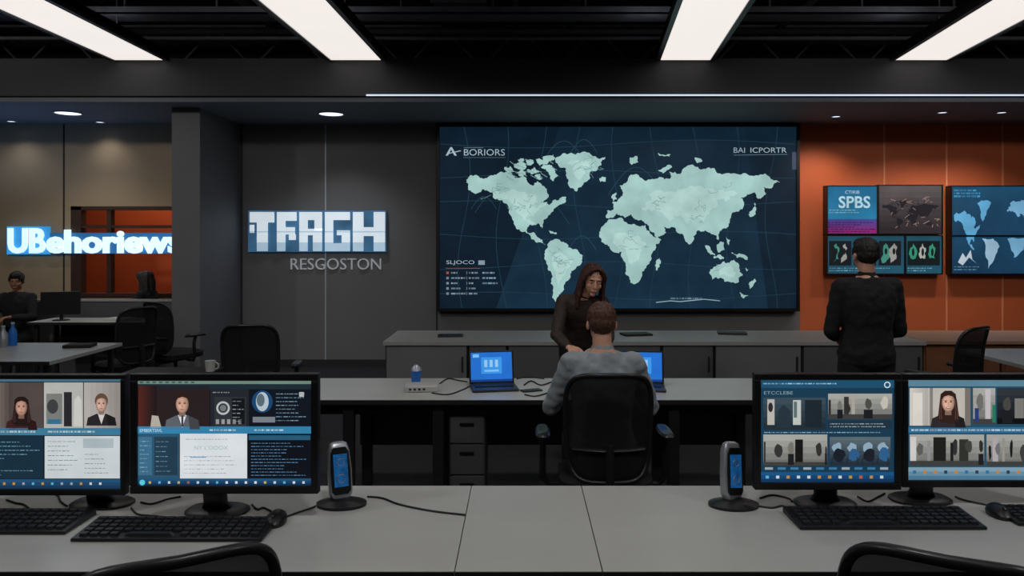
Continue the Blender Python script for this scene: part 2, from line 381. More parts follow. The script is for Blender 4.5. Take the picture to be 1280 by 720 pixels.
# ceiling lights
def strip(cx_far,cx_near,dfar=8.7,dnear=6.52,w=.57,end=-1.8):
    k=(cx_near-cx_far)/(dnear-dfar)
    xe=cx_far+k*(end-dfar)
    r=root('ceiling_light',((cx_far+xe)/2,(dfar+end)/2,3.81),'long glowing white linear ceiling light panel','ceiling light',local=False,group='linear ceiling lights')
    mb=MB();z=3.81
    mb.add([(cx_far-w/2,dfar,z),(cx_far+w/2,dfar,z),(xe+w/2,end,z),(xe-w/2,end,z),(cx_far-w/2,dfar,z+.02),(cx_far+w/2,dfar,z+.02),(xe+w/2,end,z+.02),(xe-w/2,end,z+.02)],
      [(0,1,2,3),(4,5,6,7),(0,1,5,4),(1,2,6,5),(2,3,7,6),(3,0,4,7)])
    mb.build('diffuser',M_LIGHT,r)
    mb=MB();W=w/2+.05
    for s0,s1 in ((-W,-w/2),(w/2,W)):
        mb.add([(cx_far+s0,dfar,z-.012),(cx_far+s1,dfar,z-.012),(xe+s1,end,z-.012),(xe+s0,end,z-.012),(cx_far+s0,dfar,z+.1),(cx_far+s1,dfar,z+.1),(xe+s1,end,z+.1),(xe+s0,end,z+.1)],
          [(0,1,2,3),(4,5,6,7),(0,1,5,4),(1,2,6,5),(2,3,7,6),(3,0,4,7)])
    mb.add([(cx_far-W,dfar,z+.03),(cx_far+W,dfar,z+.03),(xe+W,end,z+.03),(xe-W,end,z+.03),(cx_far-W,dfar,z+.1),(cx_far+W,dfar,z+.1),(xe+W,end,z+.1),(xe-W,end,z+.1)],
      [(0,1,2,3),(4,5,6,7),(0,1,5,4),(1,2,6,5),(2,3,7,6),(3,0,4,7)])
    mb.build('housing',M_BLACK,r)
    for yy in (8.2,5.0,1.8):
        xx=cx_far+k*(yy-dfar)
        mb=MB();mb.cone((xx,yy,3.9),.008,(xx,yy,4.7),.008,n=8);mb.build('suspension_rod',M_PIPE,r)
    area(((cx_far+xe)/2,3.6,3.93),(math.pi,0,0),.3,9,20,(.9,.92,1))  # added uplight on top of the fixture, brightens the dark ceiling
strip(-4.35,-4.35);strip(-1.87,-1.95,w=.58);strip(1.89,1.68,w=.57);strip(4.58,4.34,w=.6)
def dl(x,d,z,r,label='small round recessed downlight in the soffit'):
    R=root('downlight',(x,d,z),label,'downlight',group='recessed downlights')
    mb=MB();mb.tube([(r*math.cos(a*math.pi/12),r*math.sin(a*math.pi/12),-.006) for a in range(24)],.008,closed=True);mb.build('trim_ring',M_SILVER,R,smooth=True)
    mb=MB();mb.cone((0,0,-.006),r*.92,(0,0,0),r*.92,n=24);mb.build('lens',M_DOWN,R)
def spot(loc,e,col,size=2.0,soft=.08,aim=None):  # serves the recessed downlights and the added fill spots
    L=bpy.data.lights.new('downlight_fill_lamp','SPOT');L.energy=e;L.spot_size=size;L.spot_blend=.8;L.shadow_soft_size=soft;L.color=col
    o=bpy.data.objects.new('downlight_fill_lamp',L);o.location=loc;coll.objects.link(o)
    if aim is not None: o.rotation_euler=(Vector(aim)-Vector(loc)).to_track_quat('-Z','Y').to_euler()
for px,py,r,e,col in ((85,141,.16,46,(1,.97,.93)),(414,142,.16,48,(.9,.93,1)),(1178,140,.06,85,(1,.87,.76)),(1252,140,.06,85,(1,.87,.76)),(125,152,.06,8,(1,.95,.9)),(14,151,.06,8,(.9,.93,1)),(1045,145,.06,75,(1,.84,.72))):
    z=3.35;d=F*(z-CZ)/(HY-py);x=X(px,d);dl(x,d,z,r);spot((x,d,3.33),e,col,aim=(x,d+.5,1.0) if px>1000 else (x,d+.1,0))
# track lamps added, out of view, to brighten the desks and the back wall
def fill_spot(x,y,aim,e,col=(1,.985,.97),size=2.3,soft=.14):
    R=root('fill_spotlight',(x,y,4.0),'added fill spotlight in a black cylinder, out of view','spotlight',group='added fill spotlights')
    dv=(Vector(aim)-V(x,y,4.0)).normalized()
    mb=MB();mb.cone(V(0,0,.03)-dv*.2,.15,V(0,0,0)-dv*.02,.15,n=24);mb.build('lamp_body',M_BLACK,R,smooth=True)
    mb=MB();mb.cone((0,0,.1),.012,(0,0,.7),.012,n=8);mb.build('rod',M_BLACK,R)
    spot((x,y,4.0),e,col,size,soft,aim)
for x in (-3.1,.1,3.2): 
    fill_spot(x,1.3,(x*.7,2.9,.7),92)
    fill_spot(x,4.6,(x*.9,5.3,.7),62)
for x,tx,e in ((-6.3,-6.2,150),(-3.1,-2.9,80),(3.0,4.6,78),(6.2,6.3,78)): fill_spot(x,5.0,(tx,BW,1.6),e,(1,.96,.92),1.5)
mb=MB();mb.box(X(458,8.75),6.9,8.735,8.75,3.408,3.424)
mb.build('led_strip',M_LED,label='thin white LED line along the beam edge',cat='light strip')
area((-5.5,11.6,3.2),(0,0,0),2,1,24,(1,.6,.36))
area((-6.6,9.5,2.2),(math.pi,0,0),2.2,.3,3.5,(.2,.45,1))  # added blue lamp tinting the soffit, stands in for the sign's glow
# ceiling services
def pipe(p0,p1,r,lab,name='ceiling_pipe',cat='pipe'):
    mb=MB();mb.cone(p0,r,p1,r,n=16);mb.build(name,M_PIPE,smooth=True,label=lab,cat=cat)
G='dark painted pipe hung below the black ceiling'
pipe((-8.9,8.55,4.02),(8.9,8.55,4.02),.022,G);pipe((-8.9,9.3,4.3),(8.9,9.3,4.3),.04,G);pipe((-3.1,-2,4.42),(-3.1,10.4,4.42),.05,G);pipe((.62,0,4.38),(.62,10.4,4.38),.05,G);pipe((3.3,0,4.45),(3.3,10.4,4.45),.04,G);pipe((-.05,0,4.45),(-.05,10.4,4.45),.03,G);pipe((-5.7,0,4.42),(-5.7,10.4,4.42),.04,G)
mb=MB();mb.box(-8.5,8.5,8.1,8.4,4.16,4.18);mb.box(-8.5,8.5,8.1,8.11,4.16,4.24);mb.box(-8.5,8.5,8.39,8.4,4.16,4.24)
for i in range(18): mb.box(-8.3+i,-8.28+i,8.24,8.26,4.18,4.7)
mb.build('cable_tray',M_PIPE,label='long black metal cable tray under ceiling',cat='cable tray')
def truss(y,z0,z1):
    mb=MB();mb.box(-8.9,8.9,y-.03,y+.03,z0-.03,z0);mb.box(-8.9,8.9,y-.03,y+.03,z1,z1+.03)
    n=36
    for i in range(n):
        xa=-8.9+17.8*i/n;xb=-8.9+17.8*(i+1)/n
        mb.cone((xa,y,z0 if i%2 else z1),.014,(xb,y,z1 if i%2 else z0),.014,n=6)
    mb.build('ceiling_truss',M_PIPE,label='dark steel lattice truss spanning under the ceiling',cat='truss',group='ceiling trusses')
truss(9.85,3.98,4.5);truss(7.6,4.5,4.65)
mb=MB();mb.box(-1.0,-.4,2,10.2,4.46,4.69);mb.box(-1.02,-.38,4,4.05,4.44,4.7);mb.box(-1.02,-.38,8.6,8.65,4.44,4.7);mb.build('air_duct',M_PIPE,bevel=.01,label='rectangular dark air duct hung from ceiling',cat='duct')
# ================================================================ BIG SCREEN
D=10.38
r=root('wall_display',(X(773,D),D+.12,Z(388,D)),'huge dark blue screen showing a pale world map','screen',local=False)
mb=MB();x0,x1,z0,z1=X(546,D),X(999,D),Z(389,D),Z(155,D);b=.04
mb.box(x0,x1,D+.003,BW,z0,z1);mb.box(x0,x1,D-.03,D+.003,z0,z0+b);mb.box(x0,x1,D-.03,D+.003,z1-b,z1);mb.box(x0,x0+b,D-.03,D+.003,z0+b,z1-b);mb.box(x1-b,x1,D-.03,D+.003,z0+b,z1-b)
mb.build('bezel',M_BLACK,r)
c=Canvas(D,.0015)
c.grad(549,158,997,386,(16,35,50),(21,46,64),1,14)
c.poly([(549,158),(700,158),(620,386),(549,386)],(13,29,43),1.5)
c.poly([(930,158),(997,158),(997,386),(960,386)],(14,32,46),1.5)
GL=(32,60,77)
for k in range(9):
    x=580+k*48;c.line([(x+8*math.sin(t*.5+k),158+t*19) for t in range(13)],.7,GL,2)
for k in range(6):
    y=180+k*38;c.line([(549+t*28,y+5*math.sin(t*.4+k*2)) for t in range(17)],.7,GL,2)
for k in range(7):
    x=random.uniform(570,900);y=random.uniform(180,340);w=random.uniform(30,70)
    c.line([(x,min(384,y)) if False else (x+w*t/10,y-w*.5*math.sin(math.pi*t/10)) for t in range(11)],.6,(40,72,90),2.3)
put_map(c,580,189,976,379,(158,194,190),3,amp=.24,it=3)
for q in CONT[:6]:
    cx=sum(p[0] for p in q)/len(q);cy=sum(p[1] for p in q)/len(q)
    pts=[(580+(cx+(p[0]-cx)*.55-577)/400*396,189+(cy+(p[1]-cy)*.5-188)/192*190) for p in q]
    c.poly(rough_poly(pts,.2,2),(174,207,202),3.4)
for k in range(60):
    q=random.choice([(625,238),(650,255),(660,262),(700,320),(705,330),(780,295),(790,310),(850,240),(880,260),(820,250),(735,205),(905,235),(905,340),(870,275)])
    x,y=q[0]+random.uniform(-12,12),q[1]+random.uniform(-6,6);P=[(x,y)]
    for _ in range(4): x+=random.uniform(-7,7);y+=random.uniform(-5,5);P.append((x,y))
    c.line(P,.45,(112,150,150),4)
for k in range(16):
    x,y=random.uniform(632,690),random.uniform(198,222);c.line([(x,y),(x+random.uniform(5,14),y+random.uniform(1,6))],.8,(120,158,158),3.2)
c.poly([(557,194.5),(563,184),(565,184),(571,194.5),(568,194.5),(564,187),(560,194.5)],(160,180,190),4)
c.line([(560,192),(576,188.5)],1,(160,180,190),4)
c.text('BORIORS',580,186.5,631,194.5,(160,180,190),4,-.005);c.rect(580,184.4,604,185,(100,122,135),4);c.line([(579,197),(632,197)],.5,(84,108,124),4)
c.text('BAI',917,184.5,931,191,(160,180,190),4,-.005);c.text('ICPORTR',938,184.5,983,191,(160,180,190),4,-.005);c.line([(917,194),(984,193)],.6,(100,122,135),4)
c.text('SLJOCO',558,325.5,593,331.5,(172,188,198),4,-.005);c.rect(598,325.5,606,331,(130,150,162),4);c.rect(557,335,600,335.6,(150,84,66),4)
for i in range(5):
    y=341+i*6.5;c.rect(558,y-1.5,561,y+1.5,(170,84,58) if i==0 else (110,130,142),4);c.dashes(564,y-2,582,y+2,1,(134,154,166),4,2);c.rect(583,y-2,584,y+2,(90,110,120),4)
    c.dashes(586,y-2,600,y+2,1,(126,146,160),4,2)
    if i<3:c.dashes(603,y-2,624,y+2,1,(120,148,168),4,2)
c.line([(820,378),(838,376),(850,377),(880,374),(900,376)],1,(140,168,178),4);c.dashes(838,371,895,375,1,(110,140,150),4,1.8)
c.rect(990,190,997,212,(64,74,94),3)
c.build('display_image',r,M_MAP)
# ================================================================ SIGNS
D=10.42
r=root('wall_sign',(X(396,D),BW,Z(338,D)),'white block letter sign TFRGH with smaller RESGOSTON lettering','sign',local=False)
mb=MB();mb.box(X(309,D),X(482,D),D+.03,BW,Z(315,D),Z(263,D));mb.build('backing_panel',mat('sign_blue',(52,94,126),.5,emit=.6,nscale=2.5,namt=.45),r)
M_SIGNW=mat('sign_white',(216,228,236),.5,emit=.7,nscale=2,namt=.08)
M_SIGNB=mat('sign_pale_blue',(176,204,224),.5,emit=.6,nscale=2,namt=.1)
M_SIGNG=mat('sign_grey',(176,180,186),.5,emit=.3,nscale=2,namt=.05)
rects=[(312,265,342,278),(321,278,334,314),(312,281,317,291),
 (346,265,370,276),(346,276,356,314),(356,284,368,293),(361,293,369,300),
 (374,265,402,275),(374,275,384,314),(393,275,402,288),(384,286,402,294),(391,294,402,314),
 (406,265,437,275),(406,275,416,314),(416,304,437,314),(427,288,437,304),(421,288,427,294),
 (441,265,454,314),(467,265,481,314),(454,284,467,295)]
mb=MB()
for a,b_,c_,d_ in rects:
    for lo,hi,mi in ((265,289,0),(289,290.5,1),(290.5,303,0),(303,304.5,1),(304.5,315,1)):
        u,v=max(b_,lo),min(d_,hi)
        if v-u>.3: mb.box(X(a,D),X(c_,D),D,D+.03,Z(v,D),Z(u,D),mi)
mb.build('block_lettering',[M_SIGNW,M_SIGNB],r,label='chunky glowing white letters on blue')
def letters(name,t,a,b_,c_,d_,D,dep,m,par,bold=0.02):
    vs,fs=text_mesh(t,bold,.5)
    lo=[min(p[i] for p in vs) for i in range(3)];hi=[max(p[i] for p in vs) for i in range(3)]
    mb=MB();P=[]
    for p in vs:
        u=(p[0]-lo[0])/(hi[0]-lo[0]);w_=(p[1]-lo[1])/(hi[1]-lo[1]);q=(p[2]-lo[2])/(hi[2]-lo[2])
        P.append((X(a+(c_-a)*u,D),D+dep*(1-q),Z(d_-(d_-b_)*w_,D)))
    mb.add(P,fs);return mb.build(name,m,par)
letters('small_lettering','RESGOSTON',363,323,476,337,D+.05,.03,M_SIGNG,r,-.012)
D=10.4
r=root('glowing_sign',(X(110,D),BW,Z(320,D)),'backlit white and blue lettering UBehoriews across the window','sign',local=False)
mb=MB();mb.box(X(6,D),X(60,D),D+.04,BW-.035,Z(318,D),Z(283,D),0);mb.box(X(60,D),X(224,D),D+.045,BW-.035,Z(317,D),Z(291,D),1);mb.build('light_box',[mat('sign_blue_glow',(40,120,175),.5,emit=1.25,nscale=2,namt=.25),mat('sign_deepblue_glow',(26,78,122),.5,emit=1.1,nscale=2,namt=.25)],r)
M_SG=mat('sign_white_glow',(206,232,246),.5,emit=1.05,nscale=2,namt=.08)
letters('lettering','UB',9,285,56,317,D,.03,M_SG,r,.035)
letters('lettering','ehoriews',57,287,227,317,D,.03,M_SG,r,.04)
# ================================================================ RIGHT WALL SCREENS
def wallscreen(a,b_,c_,d_,fn,label):
    D=10.38
    r=root('wall_monitor',(X((a+c_)/2,D),BW,Z(d_,D)),label,'screen',local=False,group='screens on the orange wall')
    mb=MB();mb.box(X(a,D),X(c_,D),D+.003,BW,Z(d_,D),Z(b_,D))
    q=1.2
    for s in ((a,b_,c_,b_+q),(a,d_-q,c_,d_),(a,b_+q,a+q,d_-q),(c_-q,b_+q,c_,d_-q)): mb.box(X(s[0],D),X(s[2],D),D-.02,D+.003,Z(s[3],D),Z(s[1],D))
    mb.build('bezel',M_BLACK,r)
    c=Canvas(D,.0012);fn(c,a+q,b_+q,c_-q,d_-q);c.build('display_image',r,M_MAP)
def f1(c,a,b,e,f):
    c.grad(a,b,e,f-18,(28,98,136),(36,120,160),1);c.grad(a,f-18,e,f,(60,70,140),(140,28,100),1,5);c.dashes(a,f-15,e,f-1,5,(80,28,96),2,1.3)
    c.text('CTIRIB',a+22,b+5,a+40,b+9,(170,205,218),3,0);c.text('SPBS',a+14,b+12,e-8,b+27,(180,214,224),3,.02);c.dashes(a+2,b+28,e-14,b+34,2,(130,184,202),3,1.2)
def f2(c,a,b,e,f):
    c.grad(a,b,e,f,(92,84,84),(40,34,38),1);put_map(c,a+4,b+18,e-3,f-4,(30,28,34),2)
    for k in range(25):
        x=random.uniform(a+4,e-4);y=random.uniform(b+16,f-4);c.line([(x,y),(min(e-1,x+random.uniform(1,8)),y-random.uniform(-3,5))],.8,(150,120,110),3)
def f3(c,a,b,e,f):
    c.rect(a,b,e,f,(30,76,94),1)
    for i in range(3):
        x0=a+2+i*31;x1=x0+28;c.rect(x0,b+6,x1,f-10,(18,24,30),2)
        for k in range(2):
            col=(150,148,142) if (i+k)%2 else (60,130,112)
            c.poly(rough_poly([(x0+4+k*11,f-13),(x0+6+k*11,b+12),(x0+9+k*11,b+9),(x0+13+k*10,b+15),(x0+12+k*10,f-18)],.2,2),col,3);c.ell(x0+9+k*10,b+19,1.8,4,(18,24,30),4)
    c.dashes(a+2,f-8,e-2,f-2,2,(110,168,188),3,1.2)
def f4(c,a,b,e,f):
    c.rect(a,b,e,f,(30,76,94),1);c.rect(a+2,b+6,e-2,f-10,(14,24,26),2)
    for k in range(3):
        c.poly(rough_poly([(a+6+k*12,b+28),(a+5+k*12,b+16),(a+9+k*12,b+9),(a+13+k*12,b+15),(a+12+k*12,b+28)],.2,2),(50,140,112) if k!=1 else (170,176,166),3);c.ell(a+9+k*12,b+20,1.6,5,(14,24,26),4)
    c.dashes(a+2,f-8,e-2,f-2,2,(110,168,188),3,1.2)
def f5(c,a,b,e,f):
    c.grad(a,b,e,f,(26,72,100),(22,58,86),1);c.dashes(a+3,b+3,a+48,b+14,3,(64,148,195),3,2.2)
    put_map(c,a+2,b+16,e-3,f+60,(94,164,206),3,[CONT[0],CONT[1]]);put_map(c,a+30,b+10,e+8,f-2,(112,166,202),3,[CONT[4]])
def f6(c,a,b,e,f):
    c.grad(a,b,e,f,(22,66,94),(20,52,78),1);c.poly([(a+8,f-14),(a+14,b+20),(a+18,b+26),(a+24,b+16),(a+26,b+28),(a+32,f-12),(a+22,f-20),(a+14,f-10)],(180,194,204),3)
    c.poly(rough_poly([(a+38,b+2),(a+52,b+2),(a+60,b+12),(a+54,b+26),(a+46,f-6),(a+42,b+20)]),(150,184,206),3);c.poly(rough_poly([(a+70,b+2),(a+96,b+2),(a+90,b+16),(a+78,b+26),(a+74,b+14)]),(110,162,194),3);c.dashes(a+3,f-10,a+40,f-3,2,(100,150,180),3,1)
wallscreen(1033,232,1097,293,f1,'blue news graphic screen reading SPBS with magenta band')
wallscreen(1097,231,1178,293,f2,'screen with grey aerial landscape picture')
wallscreen(1033,294,1131,343,f3,'screen with a row of dark video thumbnails')
wallscreen(1131,294,1178,343,f4,'small screen with green and white figures')
wallscreen(1188,232,1300,295,f5,'screen with blue world map graphic')
wallscreen(1188,295,1300,343,f6,'screen with pale continent shapes on dark blue')
# ================================================================ FRONT DESKS
def desk(name,x0,x1,y0,y1,z,label,panel=None,mtop=None,legs=True,group=None):
    mtop=mtop or M_DESK
    r=root(name,((x0+x1)/2,(y0+y1)/2,0),label,'desk',local=False,group=group)
    mb=MB();mb.box(x0,x1,y0+.004,y1,z-.032,z,0);mb.box(x0,x1,y0,y0+.004,z-.032,z-.001,1);mb.build('desktop',[mtop,M_DESKEDGE],r,bevel=.0015)
    if legs:
        for xx in (x0+.05,x1-.09):
            for yy in (y0+.06,y1-.1):
                mb=MB();mb.box(xx,xx+.04,yy,yy+.04,0,z-.032);mb.build('leg',M_METAL,r)
    if panel:
        mb=MB();mb.box(x0+.1,x1-.1,y1-.05,y1-.03,panel,z-.034);mb.build('modesty_panel',M_DESKEDGE,r)
    return r
g='front row desks'
desk('desk',-2.9,-.199,2.29,3.094,.75,'long light grey office desk holding two monitors',.2,group=g)
desk('desk',-.196,.248,2.29,3.094,.75,'narrow empty light grey desk section between two longer desks',.2,group=g)
desk('desk',.251,2.9,2.29,3.094,.75,'long light grey office desk with two monitors and keyboard',.2,group=g)
# middle desk
dk=desk('desk',X(375,5.1),X(972,5.1),4.75,5.5,.75,'long grey desk with laptops where the seated man works',None,legs=False)
mid0,mid1=X(375,5.1),X(972,5.1)
for px in (436,548,842,958):
    x=X(px,4.82);mb=MB();mb.box(x-.035,x+.035,4.8,4.86,0,.718);mb.box(x-.035,x+.035,5.38,5.44,0,.718);mb.box(x-.035,x+.035,4.86,5.38,.66,.718);mb.build('leg',M_METAL,dk,bevel=.004)
mb=MB();mb.box(mid0+.1,mid1-.1,4.84,4.855,.64,.71);mb.build('support_rail',M_DESKEDGE,dk)
mb=MB();mb.box(X(450,5.45),X(965,5.45),5.45,5.47,.28,.7);mb.build('modesty_panel',M_CAB,dk)
# pedestal drawers
x0,x1=X(561,4.85),X(606,4.85)
r=root('drawer_pedestal',((x0+x1)/2,5.05,0),'grey metal drawer pedestal under the middle desk','drawer unit',local=False)
mb=MB();mb.box(x0,x1,4.88,5.36,0.03,.635);mb.build('body',M_CAB,r)
for k,(za,zb) in enumerate(((.45,.625),(.25,.44),(.04,.24))):
    mb=MB();mb.box(x0+.006,x1-.006,4.862,4.88,za,zb);dr=mb.build('drawer',M_CAB,r,bevel=.003)
    mb=MB();mb.box((x0+x1)/2-.045,(x0+x1)/2+.045,4.85,4.862,zb-.06,zb-.045);mb.build('handle',M_BLACK,dr)
for s in (x0+.03,x1-.03):
    for yy in (4.93,5.3):
        mb=MB();mb.cone((s,yy,0),.02,(s,yy,.03),.02);mb.build('foot',M_BLACK,r)
# low cabinets
edges=[481,585,634,762,827,893,1003,1081,1155]
Dc=7.5
for i in range(8):
    a,b=X(edges[i],Dc)+.003,X(edges[i+1],Dc)-.003
    r=root('low_cabinet',((a+b)/2,7.95,0),'grey low office cabinet unit below the long counter','cabinet',local=False,group='low cabinets along the counter')
    mb=MB();mb.box(a,b,Dc+.02,8.38,0,.71);mb.build('body',M_DESKEDGE,r)
    mb=MB();mb.box(a+.012,b-.012,Dc,Dc+.02,.06,.7);dr=mb.build('door',M_CABL if i in(0,5) else M_CAB,r,bevel=.003)
    mb=MB();mb.box(b-.06,b-.045,Dc-.015,Dc,.45,.6);mb.build('handle',M_METAL,dr)
mb=MB();mb.box(X(479,Dc),X(1157,Dc),Dc-.02,8.4,.71,.75);mb.build('counter_top',M_CABT,bevel=.003,label='long pale grey worktop lying across the low cabinets',cat='worktop')
r=root('low_cabinet',(X(1230,7.6),8.0,0),'warm brown low cabinet beside the orange wall','cabinet',local=False)
mb=MB();mb.box(X(1158,Dc),X(1360,Dc),7.55,8.38,0,.72);mb.build('body',M_WARM,r)
for i in range(4):
    a=X(1160+i*50,Dc);b=X(1208+i*50,Dc);mb=MB();mb.box(a,b,7.53,7.55,.05,.7);dr=mb.build('door',M_WARM,r,bevel=.003);mb=MB();mb.box(b-.05,b-.035,7.515,7.53,.45,.6);mb.build('handle',M_METAL,dr)
mb=MB();mb.box(X(1158,Dc),X(1362,Dc),7.5,8.4,.72,.75);mb.build('top_board',mat('warm_top',(170,132,108),.4,nscale=4,namt=.08),r)
def flat_item(name,px,d,z,w,dp,h,m,label,cat,rot=.1):
    mb=MB();mb.box(-w/2,w/2,-dp/2,dp/2,0,h,0,Matrix.Translation((X(px,d),d,z))@Matrix.Rotation(rot,4,'Z'));return mb.build(name,m,label=label,cat=cat,bevel=min(h,.01)*.4)
flat_item('tablet',563,7.9,.75,.26,.18,.015,M_BLACK,'black tablet lying on the long counter','tablet',.1)
flat_item('notebook',795,8.0,.75,.3,.2,.02,M_BLACK2,'closed black notebook on the long counter','notebook',.2)
flat_item('notebook',915,8.1,.75,.3,.2,.02,M_DESKEDGE,'dark grey notebook on the long counter','notebook',-.2)
# ================================================================ MONITORS ON FRONT DESKS
def monitor(a,b,c,d,D,bx,bpy_,fn,label,bez=8,bot=9):
    bd=F*1.0/(bpy_-HY)
    r=root('monitor',(X(bx,bd),bd,.75),label,'monitor',local=False,group='monitors on the front desks')
    x0,x1,z0,z1=X(a,D),X(c,D),Z(d,D),Z(b,D);u=D/F
    mb=MB();mb.box(x0,x1,D+.006,D+.03,z0,z1);q=bez*u;qb=bot*u;fr=D-.006
    mb.box(x0,x1,fr,D+.006,z0,z0+qb);mb.box(x0,x1,fr,D+.006,z1-q,z1);mb.box(x0,x0+q,fr,D+.006,z0+qb,z1-q);mb.box(x1-q,x1,fr,D+.006,z0+qb,z1-q)
    cx=(x0+x1)/2;mb.box(cx-.16,cx+.16,D+.03,D+.055,z0+.06,z1-.08)
    mb.build('casing',M_BLACK,r,bevel=.003)
    cv=Canvas(D+.0035,.0003);fn(cv,a+bez,b+bez,c-bez,d-bot);cv.build('screen',r)
    xb=X(bx,bd);nd=D+.048
    mb=MB()
    mb.loft([(V(xb,bd,.765),V(.055,0,0),V(0,.02,0)),(V(xb,(bd+nd)/2,.79),V(.042,0,0),V(0,.018,0)),(V(xb,nd,z0+.04),V(.042,0,0),V(0,.015,0)),(V(xb,nd,z0+.14),V(.04,0,0),V(0,.015,0))],n=20,e=4)
    mb.build('neck',M_BLACK,r,smooth=True)
    mb=MB();mb.loft([(V(xb,bd,.75),V(.115,0,0),V(0,.07,0)),(V(xb,bd,.758),V(.115,0,0),V(0,.07,0)),(V(xb,bd,.766),V(.1,0,0),V(0,.058,0))],n=32,e=2.6);mb.build('base',M_BLACK,r,smooth=True)
    return r
def s1(c,a,b,e,f):
    c.rect(a,b,e,f,(18,28,36),1);c.rect(a,b,e,b+3,(70,110,130),2)
    c.rect(a,b+4,-6,535,(40,36,36),2);c.rect(-4,b+4,54,535,(80,70,68),2);c.grad(-4,b+4,16,535,(120,108,102),(70,60,58),2.3,4,False);c.rect(55,b+4,104,535,(176,176,172),2);c.grad(105,b+4,e,535,(178,172,168),(140,134,130),2,6,False)
    portrait(c,27,509,9.5,(196,150,130),(34,22,20),(60,30,32),3,True)
    c.rect(58,492,78,530,(120,122,120),3);c.ell(66,508,7,9,(60,62,64),4);c.rect(80,490,90,533,(40,40,44),3);c.poly([(92,533),(93,500),(98,494),(102,500),(103,533)],(200,200,195),3);c.rect(60,524,76,530,(50,110,140),4)
    portrait(c,127,505,9,(205,165,148),(96,74,58),(40,36,40),3,False,(205,200,196))
    c.rect(a,535,e,544,(58,120,150),3);c.dashes(a+2,537,50,542,1,(190,215,225),4,2.5);c.dashes(60,537,140,542,1,(200,220,230),4,2.2)
    c.rect(a,545,54,598,(22,46,62),2);c.dashes(a+4,550,52,596,9,(110,160,180),3,1)
    c.rect(56,545,e-1,598,(200,208,211),2);c.dashes(60,549,100,590,7,(130,148,158),3,.8);c.rect(104,548,142,560,(168,182,188),3);c.dashes(106,565,140,594,5,(140,158,168),3,.8)
    c.grad(a,599,e,f,(36,84,120),(20,50,80),2,3)
    for k in range(16): c.rect(a+4+k*12,603,a+7+k*12,606,random.choice([(200,210,215),(200,140,60),(90,170,210),(150,160,170)]),3)
def s2(c,a,b,e,f):
    c.rect(a,b,e,f,(16,22,30),1);c.rect(a,b,e,b+4,(110,136,122),2);c.rect(a,b+4,e,b+11,(30,44,54),2)
    for k in range(9): c.rect(a+3+k*8,b+.8,a+7+k*8,b+3,(60,90,90),3)
    c.rect(a+1,b+6,262,535,(40,30,32),2);c.grad(a+1,b+6,196,535,(84,38,32),(30,22,26),2.5,8,False);c.poly([(188,535),(190,519),(198,520),(202,535)],(176,170,158),3)
    portrait(c,228,505,10.5,(205,160,138),(44,30,24),(92,96,102),3,False,(220,222,225));c.rect(227,519,229.5,533,(60,50,70),7)
    c.rect(263,486,311,535,(34,38,44),2);c.dashes(266,488,306,493,1,(150,158,165),3,1.3)
    c.rect(268,496,308,533,(46,50,54),3);c.ring(279,510,8.5,2.5,(180,185,185),4);c.ell(279,510,4,4,(110,118,120),4);c.rect(290,498,306,530,(16,20,24),4);c.dashes(291,499,305,529,6,(150,160,165),5,1)
    for k in range(5): c.rect(270+k*7,524,274+k*7,530,(150,152,150),4)
    c.rect(312,486,e-1,532,(14,20,30),2);c.ell(328,502,13,14,(24,70,110),3);c.ell(328,502,8,12,(180,196,206),4);c.ell(326,500,5,8,(90,110,120),5);c.dashes(345,490,386,528,8,(120,150,170),3,1);c.rect(316,521,344,528,(120,130,138),3);c.rect(374,490,380,496,(180,185,190),3)
    c.rect(a,533,e,542,(52,128,170),3);c.text('EMBERTSIVL',a+3,536,203,540,(190,220,235),4,0);c.dashes(262,535,305,540,1,(200,225,240),4,2);c.dashes(318,535,384,540,1,(190,220,235),4,2)
    c.rect(a,542,224,598,(44,84,110),2);c.rect(a+1,546,190,594,(60,108,138),3);c.dashes(a+3,549,188,592,8,(150,190,210),4,.8);c.rect(193,546,222,594,(34,60,78),3);c.dashes(195,549,220,592,7,(110,150,170),4,.9)
    c.rect(225,542,309,598,(216,222,226),2);c.text("NY L'OOOX",243,557,285,562,(160,176,190),3,-.005);c.dashes(232,547,300,551,1,(170,184,195),3,.8);c.dashes(230,568,300,594,5,(184,194,202),3,.7);c.rect(238,571,258,572,(90,150,195),4)
    c.rect(310,542,e,598,(12,16,24),2);c.rect(311,544,e-1,550,(40,90,120),3);c.dashes(314,552,386,596,11,(90,140,180),3,.9)
    c.grad(a,598,e,f,(34,90,130),(14,40,70),2,3);c.ell(a+6,603,3.5,3.5,(90,200,220),4)
    for k in range(17): c.rect(a+14+k*12,601.5,a+17+k*12,604.5,random.choice([(200,210,215),(190,170,80),(90,170,210),(160,90,80),(220,220,220)]),3)
